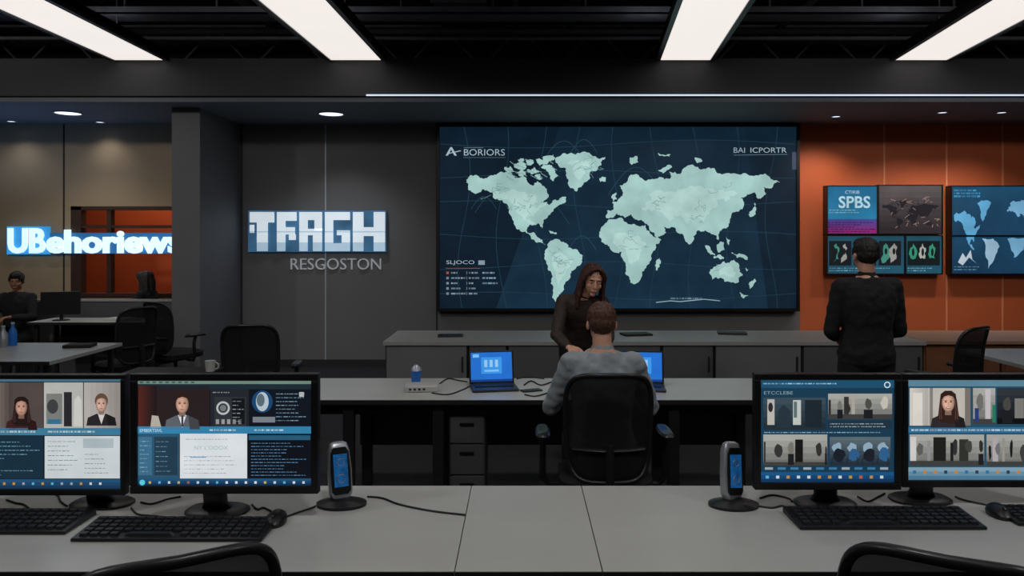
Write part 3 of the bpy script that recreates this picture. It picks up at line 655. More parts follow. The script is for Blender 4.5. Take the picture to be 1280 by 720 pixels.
def tile(c,x0,y0,x1,y1,kind,l=3):
    W,H=x1-x0,y1-y0;R=random.uniform
    def blobp(cx,cy,rx,ry,col,ll):
        c.poly([(cx+rx*math.cos(t*math.pi/5)*R(.7,1.15),cy+ry*math.sin(t*math.pi/5)*R(.75,1.1)) for t in range(10)],col,ll)
    if kind in 'wd':
        A=(172,172,166) if kind=='w' else (48,54,60);B=(104,104,102) if kind=='w' else (18,22,28)
        c.grad(x0,y0,x1,y1,A,B,l,5)
        x=x0
        while x<x1-4:
            w=min(R(6,22),x1-x);k=R(0,1);base=R(20,60) if R(0,1)<.5 else R(120,205)
            tint=[base,base*R(.96,1.0),base*R(.9,1.0)]
            if k<.55: c.rect(x+.6,y0+R(0,H*.3),x+w*R(.35,.8),y1-R(0,3),tint,l+1)
            if k>.3:
                g=R(.3,1.3);blobp(x+w*.6,y0+H*R(.35,.6),min(w*.3,5),H*R(.18,.34),[min(215,q*g+10) for q in tint],l+2)
            if k>.75: c.rect(x+w*.3,y0+H*.62,x+w*.9,y1-1,(26,28,32),l+3)
            x+=w
        c.rect(x0,y0+H*R(.8,.9),x1,y1,[q*.6 for q in B],l+1.5)
    if kind=='b':
        c.grad(x0,y0,x1,y1,(92,108,116),(30,44,58),l)
        for k in range(4):
            w=W/4;cx=x0+(k+.5)*w;cy=y0+H*.5
            blobp(cx,cy-H*.12,w*.34,H*.2,(140,166,184),l+1);blobp(cx+w*.1,cy+H*.12,w*.4,H*.26,(44,92,136) if k%2 else (24,30,40),l+2)
            c.line([(cx-w*.3,cy+H*.2),(cx-w*.4,y1-2)],1,(30,36,44),l+3);c.line([(cx+w*.3,cy+H*.2),(cx+w*.35,y1-2)],1,(30,36,44),l+3)
def s3(c,a,b,e,f):
    c.rect(a,b,e,f,(24,58,80),1);c.rect(a,b,e,b+10,(30,80,110),2);c.text('ETCCLEBE',a+4,b+14,a+40,b+18,(140,168,182),3,-.01);c.dashes(a+3,b+2,e-40,b+7,1,(150,190,210),3,1.5);c.ring(1109,481,4,1.2,(210,230,240),3)
    c.grad(a+3,497,1032,537,(60,78,88),(30,42,50),3,5);c.rect(a+8,499,a+17,531,(180,176,170),5);c.ell(a+12,509,3,6,(40,40,44),6);c.rect(a+40,500,a+50,531,(184,190,186),5);c.rect(a+41,502,a+45,522,(90,110,110),6);c.poly([(a+20,535),(a+22,512),(a+28,506),(a+36,512),(a+38,535)],(36,50,60),4);c.rect(a+55,500,a+76,534,(26,38,46),4)
    tile(c,1035,492,1115,524,'w');c.rect(1035,526,1115,536,(30,50,66),3);c.dashes(1037,528,1112,535,2,(160,175,182),4,1.1)
    tile(c,a+3,543,1034,582,'w');tile(c,1037,546,1113,582,'b');c.dashes(a+4,539,e-4,542,1,(150,190,210),4,1)
    for k in range(10): c.rect(a+5+k*16,584,a+15+k*16,587,(60,120,160) if k%3 else (150,165,175),3)
    c.grad(a,590,e,f,(26,90,140),(14,44,80),2,3)
    for k in range(12): c.rect(a+6+k*13,594.5,a+10+k*13,598,random.choice([(200,210,215),(190,140,60),(90,170,210),(190,90,60)]),3)
def s4(c,a,b,e,f):
    c.rect(a,b,e,f,(34,76,100),1);c.rect(a,b,e,b+8,(90,130,150),2)
    c.rect(a+2,b+10,1213,532,(186,182,174),2);c.grad(a+2,b+10,1160,532,(206,202,192),(172,166,160),2.3,6,False);c.rect(1162,b+10,1166,532,(130,124,120),2.4);c.rect(a+6,b+16,a+18,532,(216,212,204),2.5);c.rect(1206,b+10,1213,532,(120,112,106),2.5)
    portrait(c,1185,503,10.5,(212,168,146),(48,30,25),(44,40,44),3,True,None,True)
    tile(c,1216,b+10,1244,530,'w');tile(c,1246,b+10,1285,530,'d');c.rect(1218,510,1223,528,(40,60,120),7);c.rect(1240,506,1244,528,(40,120,90),7)
    c.rect(a,534,e,541,(48,110,150),2);c.dashes(a+4,535,e-6,540,1,(190,215,230),3,2)
    tile(c,a+2,543,1230,582,'w');tile(c,1233,543,1300,582,'w')
    c.grad(a,584,e,f,(140,168,184),(60,110,140),2,3)
    for k in range(14): c.rect(a+6+k*13,588,a+10+k*13,592,random.choice([(40,60,80),(190,130,60),(40,110,160)]),3)
monitor(-66,468,157,619,2.78,128,630,s1,'black monitor showing video call portraits and white document panel',6,8)
monitor(163,467,398,617,2.72,272,639,s2,'black monitor showing suited man video and editing windows',9,10)
monitor(943,467,1126,612,2.82,1031,630,s3,'black monitor with blue window of picture thumbnails',8,9)
monitor(1127,467,1312,609,2.86,1150,625,s4,'black monitor showing dark haired woman photo and thumbnails',8,9)
# keyboards
key_me=MB();key_me.loft([(V(0,0,0),V(.5,0,0),V(0,.5,0)),(V(0,0,1),V(.42,0,0),V(0,.42,0))],n=12,e=6)
KM=key_me.mesh('key',[M_KEY])
def keyboard(a,c,y0,y1,label,rot=0):
    dn=F/(y1-HY);df=F/(y0-HY);dm=(dn+df)/2;w=(c-a)/F*dn*.99;dp=df-dn;cx=X((a+c)/2,dn)
    r=root('keyboard',(cx,dm,.75),label,'keyboard',rot=rot,group='keyboards on the front desks')
    mb=MB();mb.add([(-w/2,-dp/2,0),(w/2,-dp/2,0),(w/2,dp/2,0),(-w/2,dp/2,0),(-w/2,-dp/2,.012),(w/2,-dp/2,.012),(w/2,dp/2,.024),(-w/2,dp/2,.024)],[(0,3,2,1),(4,5,6,7),(0,1,5,4),(1,2,6,5),(2,3,7,6),(3,0,4,7)])
    mb.build('body',M_BLACK,r,bevel=.004)
    n=18;rows=5;cw=(w-.03)/n;ch=(dp-.03)/rows
    for j in range(rows):
        i=0
        while i<n:
            wd=1
            if j==0 and i==4: wd=6
            yy=-dp/2+.015+(j+.5)*ch;zz=.012+.012*(yy+dp/2)/dp
            k=bpy.data.objects.new('key',KM);k.parent=r;k.location=(-w/2+.015+(i+wd/2)*cw,yy,zz-.001);k.scale=(cw*wd*.86,ch*.84,.009);coll.objects.link(k);i+=wd
    return r
keyboard(-150,82,643,669,'black full-size keyboard on the grey desk')
keyboard(86,328,653,678,'black full-size keyboard near the suited man monitor')
keyboard(999,1236,640,663,'black keyboard below the thumbnails monitor')
keyboard(1272,1492,638,658,'black keyboard partly beyond the desk monitor')
def mouse(px,py,s=1,label='black computer mouse'):
    d=F/(py-HY);r=root('computer_mouse',(X(px,d),d,.75),label,'mouse')
    mb=MB();mb.loft([(V(0,0,0),V(.034,0,0),V(0,.055,0)),(V(0,0,.014),V(.036,0,0),V(0,.057,0)),(V(0,.004,.03),V(.03,0,0),V(0,.045,0)),(V(0,.008,.04),V(.015,0,0),V(0,.024,0))],n=24,e=2.3);mb.build('shell',M_BLACK,r,smooth=True)
    mb=MB();mb.cone((-.004,-.03,.033),.008,(.004,-.03,.033),.008);mb.build('scroll_wheel',M_METAL,r,smooth=True)
mouse(345,654,label='black computer mouse beside the keyboard')
mouse(1249,645,label='black computer mouse between two keyboards')
# desk speaker
M_SPB=mat('speaker_blue',(24,84,140),.3,emit=.5,nscale=40,namt=.4)
def speaker(px,py,tilt,label):
    d=F/(py-HY);r=root('desk_speaker',(X(px,d),d,.75),label,'speaker',group='silver and blue desk speakers')
    mb=MB();mb.loft([(V(0,0,0),V(.094,0,0),V(0,.07,0)),(V(0,0,.01),V(.094,0,0),V(0,.07,0)),(V(0,0,.02),V(.06,0,0),V(0,.045,0)),(V(0,0,.028),V(.03,0,0),V(0,.03,0))],n=36);mb.build('base',M_BLACK,r,smooth=True)
    M=Matrix.Translation((0,0,.022))@Matrix.Rotation(tilt,4,'Y')@Matrix.Rotation(-.2,4,'X')@Matrix.Rotation(.45,4,'Z')
    mb=MB();R=[]
    for z,w,t in ((0,.032,.018),(.02,.043,.022),(.1,.046,.022),(.18,.04,.02),(.205,.032,.015),(.212,.018,.008)): R.append((V(0,.01,z),V(w,0,0),V(0,t,0)))
    mb.loft(R,n=28,e=4,M=M);mb.build('body',M_SILVER,r,smooth=True)
    mb=MB();R=[]
    for z,w in ((.018,.026),(.03,.036),(.1,.038),(.17,.034),(.19,.024)): R.append((V(0,-.0125,z),V(w,0,0),V(0,.004,0)))
    mb.loft(R,n=28,e=4,M=M);fp=mb.build('front_panel',M_BLACK,r,smooth=True)
    mb=MB();mb.box(-.026,.026,-.019,-.0165,.045,.165,0,M);mb.build('display',M_SPB,fp)
    for rr,zz in ((.015,.075),(.013,.135)):
        mb=MB();mb.tube([M@V(rr*math.cos(a*math.pi/8),-.02,zz+rr*math.sin(a*math.pi/8)) for a in range(16)],.0018,closed=True,n=6);mb.build('dial_ring',M_SILVER,fp)
speaker(427,631,-.11,'silver desk speaker with blue front on round black base')
speaker(917,632,.03,'silver desk speaker with blue front on round black base')
# cables
def cable(pts,z=.754,r=.0035,label='thin black cable lying on the grey desk',hd=1.0,name='cable'):
    P=[]
    for q in pts:
        d=F*hd/(q[1]-HY);P.append(V(X(q[0],d),d,z+(q[2] if len(q)>2 else 0)))
    out=[]
    for i in range(len(P)-1):
        p0=P[max(0,i-1)];p1=P[i];p2=P[i+1];p3=P[min(len(P)-1,i+2)]
        for k in range(6):
            t=k/6;out.append(.5*((2*p1)+(-p0+p2)*t+(2*p0-5*p1+4*p2-p3)*t*t+(-p0+3*p1-3*p2+p3)*t**3))
    out.append(P[-1])
    mb=MB();mb.tube(out,r,n=6);mb.build(name,M_CABLE,smooth=True,label=label,cat='cable')
for pts in ([(459,622),(478,624),(500,632),(540,640),(582,645)],[(356,648),(372,642),(390,636),(394,634)],[(226,650),(190,646),(172,644),(164,636)],
            [(315,632),(322,638),(330,636),(345,644)],[(84,634),(76,628),(72,620),(60,616)],[(226,622),(210,625),(190,631),(176,629)],
            [(950,624),(965,620),(985,624),(990,628)],[(1072,622),(1085,628),(1098,622),(1106,618)],[(949,634),(965,636),(980,634),(988,645)],
            [(1194,622),(1208,627),(1242,634)],[(40,640),(30,632),(20,630),(8,626)]): cable(pts)
# ================================================================ MIDDLE DESK ITEMS
def laptop(px,d,w,rot,label,txt=True):
    r=root('laptop',(X(px,d),d,.75),label,'laptop',rot=rot,group='laptops on the middle desk')
    h=w*.72
    mb=MB();mb.box(-w/2,w/2,-h/2-.02,h/2-.02,0,.018);mb.build('base',M_METAL,r,bevel=.005)
    mb=MB();mb.box(-w*.42,w*.42,-h*.2,h*.35,.018,.021)
    for j in range(4):
        for i in range(11): mb.box(-w*.4+i*w*.074,-w*.4+i*w*.074+w*.06,-h*.18+j*h*.13,-h*.18+j*h*.13+h*.1,.021,.024)
    mb.build('keypad',M_KEY,r)
    M=Matrix.Translation((0,h/2-.02,.016))@Matrix.Rotation(-.22,4,'X')
    mb=MB();mb.box(-w/2,w/2,0,.012,0,h,0,M);ld=mb.build('lid',M_BLACK,r,bevel=.004)
    me=bpy.data.meshes.new('screen');vs=[];fs=[];cs=[]
    def rc(x0,z0,x1,z1,col,l):
        o=len(vs);vs.extend([tuple(M@V(x,-.0008*l,z)) for x,z in((x0,z0),(x1,z0),(x1,z1),(x0,z1))]);fs.append((o,o+1,o+2,o+3));cs.append(rgb(*col))
    a=w*.46
    rc(-a,h*.06,a,h*.95,(34,110,205),1);rc(-a,h*.06,a,h*.13,(20,60,130),2);rc(-a*.5,h*.3,a*.5,h*.8,(60,150,230),2)
    for k in range(3): rc(-a*.35+k*a*.26,h*.5,-a*.2+k*a*.26,h*.72,(150,200,240),3)
    rc(-a*.35,h*.36,a*.35,h*.42,(130,190,240),3);rc(-a*.9,h*.8,-a*.6,h*.9,(120,190,250),3)
    me.from_pydata(vs,[],fs);me.materials.append(M_SCREEN);at=me.color_attributes.new('Col','FLOAT_COLOR','CORNER')
    for p,c in zip(me.polygons,cs):
        for li in p.loop_indices: at.data[li].color=c
    o=bpy.data.objects.new('screen',me);fin(o,ld)
laptop(617,5.12,.31,.16,'open laptop with glowing blue screen on the grey desk')
laptop(802,5.12,.31,-.12,'open laptop with blue screen beside the seated man')
r=root('tumbler',(X(520,5.3),5.3,.75),'blue glass tumbler with a pale lid on the desk','cup')
mb=MB();mb.loft([(V(0,0,0),V(.03,0,0),V(0,.03,0)),(V(0,0,.09),V(.038,0,0),V(0,.038,0))],n=24);mb.build('body',M_BLUEP,r,smooth=True)
mb=MB();mb.loft([(V(0,0,.09),V(.04,0,0),V(0,.04,0)),(V(0,0,.11),V(.034,0,0),V(0,.034,0)),(V(0,0,.13),V(.012,0,0),V(0,.012,0))],n=24);mb.build('lid',M_SILVER,r,smooth=True)
r=root('router_box',(X(527,5.05),5.05,.75),'small pale grey network box with cables','router',rot=.1)
mb=MB();mb.box(-.11,.11,-.07,.07,0,.045);mb.build('body',M_WHITE,r,bevel=.01)
mb=MB()
for k in range(4): mb.box(-.08+k*.03,-.065+k*.03,-.073,-.07,.015,.028)
mb.build('port',M_BLACK,r)
dm={'hd':1.0,'label':'thin black cable on the middle desk'}
for pts in ([(550,480),(560,474),(572,476),(584,478)],[(540,492),(560,494),(578,488),(586,484)],[(655,482),(664,477),(676,482),(690,478)],[(656,494),(670,496),(690,490)],[(646,474),(660,472),(680,474)]): cable(pts,r=.005,**dm)
flat_item('smartphone',664,5.03,.75,.14,.07,.01,M_BLACK,'black smartphone beside the laptop','phone',.4)
flat_item('paper_sheet',712,5.2,.75,.21,.25,.002,M_PAPER,'white sheet of paper on the middle desk','paper',.3)
desk('desk',-3.0,-2.32,5.5,5.98,.75,'small dark side desk holding a mug',mtop=M_DESKEDGE)
r=root('cup',(X(263,5.8),5.8,.75),'white ceramic mug on the dark side table','cup')
mb=MB();mb.loft([(V(0,0,0),V(.034,0,0),V(0,.034,0)),(V(0,0,.08),V(.04,0,0),V(0,.04,0))],n=24);mb.build('body',M_WHITE,r,smooth=True)
mb=MB();mb.tube([(.038+.025*math.sin(t*math.pi/8),0,.04-.025*math.cos(t*math.pi/8)) for t in range(9)],.006);mb.build('handle',M_WHITE,r,smooth=True)
# ================================================================ OFFICE CHAIRS
def make_chair(loc,rot,label):
    r=root('office_chair',loc,label,'chair',rot=rot,group='black office chairs')
    def S(u,v):
        return V(u*.228*(1-.04*(v-.5)-.12*(1-v)**2),-.27+.06*u*u+.035*math.sin(math.pi*v*.9)-.05*v,.50+.56*v)
    def sup(a,k=1):
        ca,sa=math.cos(a),math.sin(a);return math.copysign(abs(ca)**.42,ca)*k,math.copysign(abs(sa)**.42,sa)*k
    vs=[S(0,.5)];fs=[];N=48;R=7
    for i in range(1,R+1):
        for k in range(N):
            x,y=sup(2*math.pi*k/N,i/R);vs.append(S(x,.5+y*.5))
    for k in range(N): fs.append((0,1+k,1+(k+1)%N))
    for i in range(R-1):
        for k in range(N): a=1+i*N+k;b=1+i*N+(k+1)%N;fs.append((a,b,b+N,a+N))
    mb=MB();mb.add(vs,fs);bk=mb.build('backrest',M_MESH,r,smooth=True,solid=.006)
    mb=MB();mb.tube([S(sup(2*math.pi*k/N)[0],.5+.5*sup(2*math.pi*k/N)[1]) for k in range(N)],.014,closed=True,n=10);mb.build('frame',M_FRAME,bk,smooth=True)
    mb=MB();mb.tube([S(u/6,.30)+V(0,-.012,0) for u in range(-5,6)],.02,n=10,flat=.5);mb.build('lumbar_bar',M_FRAME,bk,smooth=True)
    mb=MB();mb.loft([(V(0,.0,.42),V(.2,0,0),V(0,.2,0)),(V(0,0,.43),V(.245,0,0),V(0,.24,0)),(V(0,0,.48),V(.25,0,0),V(0,.245,0)),(V(0,0,.5),V(.22,0,0),V(0,.21,0))],n=40,e=4);mb.build('seat',M_FABRIC,r,smooth=True)
    mb=MB();mb.tube([(0,-.02,.40),(0,-.2,.40),(0,-.3,.45),(0,-.30,.6),(0,-.285,.7)],.022,n=10,flat=1.6);mb.build('back_support',M_FRAME,r,smooth=True)
    for s in (-1,1):
        mb=MB();mb.tube([(s*.2,0,.41),(s*.3,0,.41),(s*.335,-.01,.46),(s*.335,-.02,.6),(s*.335,0,.68)],.018,n=10);ar=mb.build('armrest',M_FRAME,r,smooth=True)
        mb=MB();mb.loft([(V(s*.335,0,.68),V(.035,0,0),V(0,.13,0)),(V(s*.335,0,.7),V(.04,0,0),V(0,.135,0)),(V(s*.335,0,.712),V(.03,0,0),V(0,.12,0))],n=24,e=3);mb.build('arm_pad',M_FRAME,ar,smooth=True)
    mb=MB();mb.cone((0,0,.08),.028,(0,0,.28),.028);mb.cone((0,0,.26),.02,(0,0,.42),.02);mb.box(-.1,.1,-.12,.1,.39,.425);mb.build('gas_column',M_METAL,r,smooth=True)
    mb=MB();mb.cone((0,0,.07),.045,(0,0,.12),.04)
    for k in range(5):
        a=2*math.pi*k/5+.3;mb.caps((0,0,.1),.024,(math.cos(a)*.29,math.sin(a)*.29,.075),.016)
    bs=mb.build('star_base',M_BLACK,r,smooth=True)
    for k in range(5):
        a=2*math.pi*k/5+.3;x,y=math.cos(a)*.29,math.sin(a)*.29;t=V(-math.sin(a),math.cos(a),0)
        mb=MB();mb.cone(V(x,y,.028)-t*.022,.028,V(x,y,.028)+t*.022,.028);mb.cone((x,y,.04),.01,(x,y,.075),.01);mb.build('caster',M_BLACK2,bs,smooth=True)
    return r
ch=make_chair((X(755,4.15),4.17,0),0,'black mesh office chair occupied by the seated man')
copy_thing(ch,(X(228,1.69)-.13,1.90,0),.5,'black office chair pulled up to the front desk')
copy_thing(ch,(X(1178,1.69)+.13,1.90,0),-.5,'black office chair turned beside the front desk')
copy_thing(ch,(X(314,6.3),6.42,0),.12,'empty black office chair beside the small side desk')
copy_thing(ch,(X(150,7.8),7.86,0),1.1,'black office chair turned sideways near the rear desk')
copy_thing(ch,(X(216,8.55),8.62,0),-.5,'black office chair next to the pillar')
copy_thing(ch,(X(1196,6.0),6.2,0),.6,'black office chair near the brown cabinet')
# ================================================================ LEFT AREA
desk('desk',X(50,9.2),X(190,9.2),8.95,9.5,.78,'pale grey rear desk carrying a dark monitor',.3)
desk('desk',-6.6,X(117,6.9),6.25,7.4,.75,'large pale grey desk beside the aisle')
desk('desk',X(1238,6.5),X(1238,6.5)+1.6,5.95,7.0,.75,'pale grey desk near the brown cabinet')
mb=MB();mb.box(X(-60,9.8),X(217,9.8),9.78,9.84,0,.96,0);mb.box(X(-60,9.8),X(217,9.8),9.76,9.86,.96,.985,1);mb.build('partition_screen',[M_CAB,M_CABT],label='low grey office partition with pale top rail',cat='partition')
def small_monitor(px,d,z,w,h,rot,label):
    r=root('monitor',(X(px,d),d,z),label,'monitor',rot=rot)
    mb=MB();mb.box(-w/2,w/2,-.015,.015,.07,.07+h);mb.box(-w*.3,w*.3,.015,.035,.12,h);mb.build('casing',M_BLACK,r,bevel=.005)
    mb=MB();mb.cone((0,.03,.01),.02,(0,.03,.15),.02);mb.build('neck',M_BLACK,r,smooth=True)
    mb=MB();mb.loft([(V(0,.02,0),V(.1,0,0),V(0,.08,0)),(V(0,.02,.012),V(.09,0,0),V(0,.07,0))],n=24);mb.build('base',M_BLACK,r,smooth=True)
small_monitor(76,9.15,.78,.42,.28,.35,'dark switched-off monitor on the rear desk')
def bottle(px,d,z,h,r0,m,label):
    r=root('bottle',(X(px,d),d,z),label,'bottle')
    mb=MB();mb.loft([(V(0,0,0),V(r0,0,0),V(0,r0,0)),(V(0,0,h*.6),V(r0,0,0),V(0,r0,0)),(V(0,0,h*.8),V(r0*.4,0,0),V(0,r0*.4,0)),(V(0,0,h*.93),V(r0*.38,0,0),V(0,r0*.38,0))],n=20);mb.build('body',m,r,smooth=True)
    mb=MB();mb.cone((0,0,h*.93),r0*.45,(0,0,h),r0*.45);mb.build('cap',M_WHITE,r,smooth=True)
bottle(16,7.2,.75,.22,.035,M_BLUEP,'blue water bottle on the pale desk')
bottle(4,7.1,.75,.2,.04,M_SILVER,'silver bottle on the pale desk')
flat_item('book',100,7.1,.75,.24,.18,.03,M_BLACK2,'closed dark book on the pale desk','book',.2)
flat_item('folder',150,9.2,.78,.28,.2,.03,M_PAPER,'pale document folder on the rear desk','folder',-.2)
# ================================================================ PEOPLE
def head_parts(mb,M):
    mb.ell((0,.012,.03),(.074,.094,.086),M=M);mb.ell((0,-.026,-.025),(.06,.062,.078),M=M)
    mb.ell((0,-.064,-.092),(.02,.02,.017),M=M);mb.ell((0,-.01,-.06),(.052,.058,.042),M=M)
    mb.caps((0,-.086,.014),.007,(0,-.104,-.026),.010,M=M);mb.ell((0,-.099,-.031),(.015,.011,.008),M=M)
    mb.ell((0,-.086,-.059),(.022,.010,.005),M=M);mb.ell((0,-.084,-.068),(.018,.010,.006),M=M)
    mb.ell((0,-.076,.03),(.048,.012,.010),M=M)
    for s in (-1,1):
        mb.ell((s*.077,.012,-.005),(.009,.018,.029),M=M);mb.ell((s*.038,-.062,-.024),(.02,.018,.02),M=M)
def sockets(M):
    I=M.inverted();f3=M.to_3x3()@V(0,-1,0)
    def f(me):
        for v in me.vertices:
            q=I@v.co
            if q.y<-.05 and abs(q.z)<.05:
                for s in (-1,1):
                    d2=((q.x-s*.03)/.014)**2+((q.z-.006)/.009)**2
                    if d2<9: v.co-=f3*(.0085*math.exp(-d2))
    return f
def face(parent,M,skin):
    for s in (-1,1):
        mb=MB();mb.ell((s*.03,-.0745,.005),(.0125,.010,.0075),M=M);ey=mb.build('eye',M_EYEW,parent,smooth=True)
        mb=MB();mb.ell((s*.03,-.083,.0025),(.0052,.0025,.005),M=M);mb.build('iris',M_EYE,ey,smooth=True)
        mb=MB();mb.ell((s*.03,-.0755,.0095),(.0138,.0112,.0058),M=M);mb.build('eyelid',skin,ey,smooth=True)
        mb=MB();mb.tube([M@V(s*.017,-.0865,.022),M@V(s*.031,-.0868,.026),M@V(s*.046,-.077,.022)],.0022);mb.build('eyebrow',M_HAIRD,parent,smooth=True)
    mb=MB();mb.loft([(M@V(-.019,-.087,-.063),M.to_3x3()@V(0,.002,0),M.to_3x3()@V(0,0,.001)),(M@V(-.01,-.0935,-.063),M.to_3x3()@V(0,.004,0),M.to_3x3()@V(0,0,.0055)),(M@V(.01,-.0935,-.063),M.to_3x3()@V(0,.004,0),M.to_3x3()@V(0,0,.0055)),(M@V(.019,-.087,-.063),M.to_3x3()@V(0,.002,0),M.to_3x3()@V(0,0,.001))],n=12);mb.build('lips',M_LIP,parent,smooth=True)
def hand(mb,w,f,p,side,curl=.5,k=1.0):
    f=f.normalized();p=(p-f*p.dot(f)).normalized();s=f.cross(p)*side
    mb.loft([(w-f*.01,s*.024*k,p*.018*k),(w+f*.03*k,s*.036*k,p*.015*k),(w+f*.07*k,s*.041*k,p*.013*k),(w+f*.088*k,s*.036*k,p*.009*k)],n=16,e=2.6)
    for o,L in ((.031,.072),(.0105,.081),(-.0105,.076),(-.031,.060)):
        o*=k;L*=k;q=w+f*.08*k+s*o;ang=.1
        for fr,rr,r2 in ((.45,.0085,.008),(.31,.008,.0075),(.24,.0075,.0065)):
            ang+=curl;dd=f*math.cos(ang)+p*math.sin(ang)+s*o*1.5;q2=q+dd.normalized()*L*fr
            mb.caps(q,rr*.95,q2,r2*.95,n=10);q=q2
    q=w+f*.02*k+s*.028*k;q2=q+(f*.6+s*.75+p*.35).normalized()*.038*k;q3=q2+(f*.85+s*.25+p*.45).normalized()*.03*k;q4=q3+(f*.9+p*.5).normalized()*.024*k
    mb.caps(q,.012,q2,.0100,n=10);mb.caps(q2,.0095,q3,.009,n=10);mb.caps(q3,.009,q4,.0075,n=10)
def torso(mb,J,i,W=1,t0=-.12,t1=1.16):
    H=(J['hL']+J['hR'])/2;S_=(J['sL']+J['sR'])/2;lh=(J['hR']-J['hL']).normalized();ls=(J['sR']-J['sL']).normalized()
    T=[(-.12,.115,.08),(-.03,.16,.11),(.1,.165,.112),(.25,.148,.1),(.42,.138,.095),(.6,.152,.108),(.78,.166,.114),(.9,.17,.108),(1.0,.158,.092),(1.07,.12,.078),(1.13,.072,.064),(1.16,.055,.056)]
    R=[]
    for t,w,dp in T:
        if t<t0-.001 or t>t1+.001: continue
        c=H.lerp(S_,t) if 0<=t<=1 else H+(S_-H)*t
        l=lh.lerp(ls,min(1,max(0,t))).normalized();ax=(S_-H).normalized();dv=ax.cross(l).normalized()
        R.append((c,l*(w*W+i),dv*(dp*W+i)))
    mb.loft(R,n=28,e=2.2)
def arms(mb,J,i,k=1,full=True):
    for q in 'LR':
        s,e,w=J['s'+q],J['e'+q],J['w'+q];S_=(J['sL']+J['sR'])/2
        mb.caps(S_.lerp(s,.3),.05*k+i,s,.05*k+i);mb.caps(s,.052*k+i,s.lerp(e,.5),.044*k+i);mb.caps(s.lerp(e,.5),.044*k+i,e,.036*k+i)
        if full: mb.caps(e,.036*k+i,e.lerp(w,.35),.036*k+i);mb.caps(e.lerp(w,.35),.036*k+i,w if i==0 else e.lerp(w,.9),.025*k+i)
def legs(mb,J,i,k=1):
    for q in 'LR':
        h,n,a=J['h'+q],J['k'+q],J['a'+q]
        mb.caps(h,.085*k+i,h.lerp(n,.5),.075*k+i);mb.caps(h.lerp(n,.5),.075*k+i,n,.056*k+i);mb.caps(n,.056*k+i,n.lerp(a,.35),.056*k+i);mb.caps(n.lerp(a,.35),.056*k+i,a if i==0 else n.lerp(a,.93),.036*k+i)
def person(name,loc,J,HM,label,skin,hairfn,hairm,top,W=1,vox=.006,k=1,hands=True,curl=.5,hf=None,facing=1,pant=None,rot=0,collar=.3,fold=.006,hk=1):
    pant=pant or M_PANT
    r=root(name,loc,label,'person',rot=rot)
    mb=MB();head_parts(mb,HM);nb=(J['sL']+J['sR'])/2+V(0,0,.02)
    mb.caps(nb,.052*k,HM@V(0,.02,-.06),.05*k);torso(mb,J,0,W);arms(mb,J,0,k);legs(mb,J,0,k)
    for q in 'LR':
        a=J['a'+q];t=V(0,facing,0);mb.caps(a+V(0,0,-.03),.033,a+t*.13+V(0,0,-.05),.026)
        if hands:
            f,p,sd=hf[q];hand(mb,J['w'+q],f,p,sd,curl,hk)
    mb.blob('body',skin,r,vox,2,hook=sockets(HM))
    face(r,HM,skin)
    mb=MB();torso(mb,J,.018,W,-.12,1.13);arms(mb,J,.012,k)
    d=(HM@V(0,.02,-.06))-nb;mb.caps(nb,.068*k,nb+d*collar,.062*k)
    mb.blob('top_garment',top,r,vox*1.2,4,fold,22)
    mb=MB();torso(mb,J,.008,W,-.12,.12);legs(mb,J,.012,k);mb.blob('trousers',pant,r,vox*1.4,3,.004,16)
    for q in 'LR':
        a=J['a'+q];t=V(0,facing,0);mb=MB();mb.caps(a+V(0,0,-.01)-t*.03,.042,a+t*.03+V(0,0,-.04),.04);mb.caps(a+t*.02+V(0,0,-.045),.04,a+t*.16+V(0,0,-.055),.03)
        mb.blob('shoe',M_SHOE,r,.01,2)
    mb=MB();hairfn(mb,HM);mb.blob('hair',hairm,r,vox*.8,2,.005,70,strand=1.6)
    return r
def hair_short(mb,M):
    mb.ell((0,.018,.045),(.081,.1,.081),M=M);mb.ell((0,.045,.012),(.075,.072,.068),M=M);mb.ell((0,-.04,.085),(.062,.055,.04),M=M)
    for s in (-1,1): mb.ell((s*.07,-.01,.03),(.012,.033,.033),M=M)
    rr=random.Random(3)
    for i in range(46):
        a=rr.uniform(0,2*math.pi);b=rr.uniform(.45,1.4);d=V(math.cos(a)*math.cos(b),math.sin(a)*math.cos(b),math.sin(b))
        p=V(d.x*.077,.02+d.y*.094,.045+d.z*.078);t=V(rr.uniform(-1,1),rr.uniform(-1,1),rr.uniform(-1,1));t=(t-d*t.dot(d)).normalized()
        mb.caps(p,.009,p+t*.022,.006,n=6,M=M)
def hair_long(mb,M):
    mb.ell((0,.022,.046),(.081,.096,.08),M=M);mb.ell((0,.05,-.01),(.078,.068,.085),M=M)
    rr=random.Random(5)
    for s in (-1,1):
        for i in range(14):
            t=i/13.0;y0=-.056+.12*t
            P=[(s*.004+.01,y0-.004,.114-.008*t-abs(t-.45)*.014),(s*.046,y0-.02*(1-t),.098),(s*.073,y0-.012*(1-t),.056),(s*.084,y0+.02*(1-t),.0),
               (s*(.088+rr.uniform(-.004,.005)),y0+.022*(1-t),-.06),(s*(.094+rr.uniform(-.007,.007)),y0+.016*(1-t),-.13),(s*(.09+rr.uniform(-.01,.01)),y0+.01*rr.uniform(-1,1),-.2-.025*math.sin(t*3.1)-rr.uniform(0,.012))]
            R=[.008,.011,.012,.0125,.0125,.0125,.009]
            for j in range(6): mb.caps(P[j],R[j],P[j+1],R[j+1],n=8,M=M)
    mb.caps((0,.06,-.03),.07,(0,.065,-.16),.052,M=M)
def HMf(c,rx=0,ry=0,rz=0): return Matrix.Translation(c)@Euler((rx,ry,rz),'XYZ').to_matrix().to_4x4()
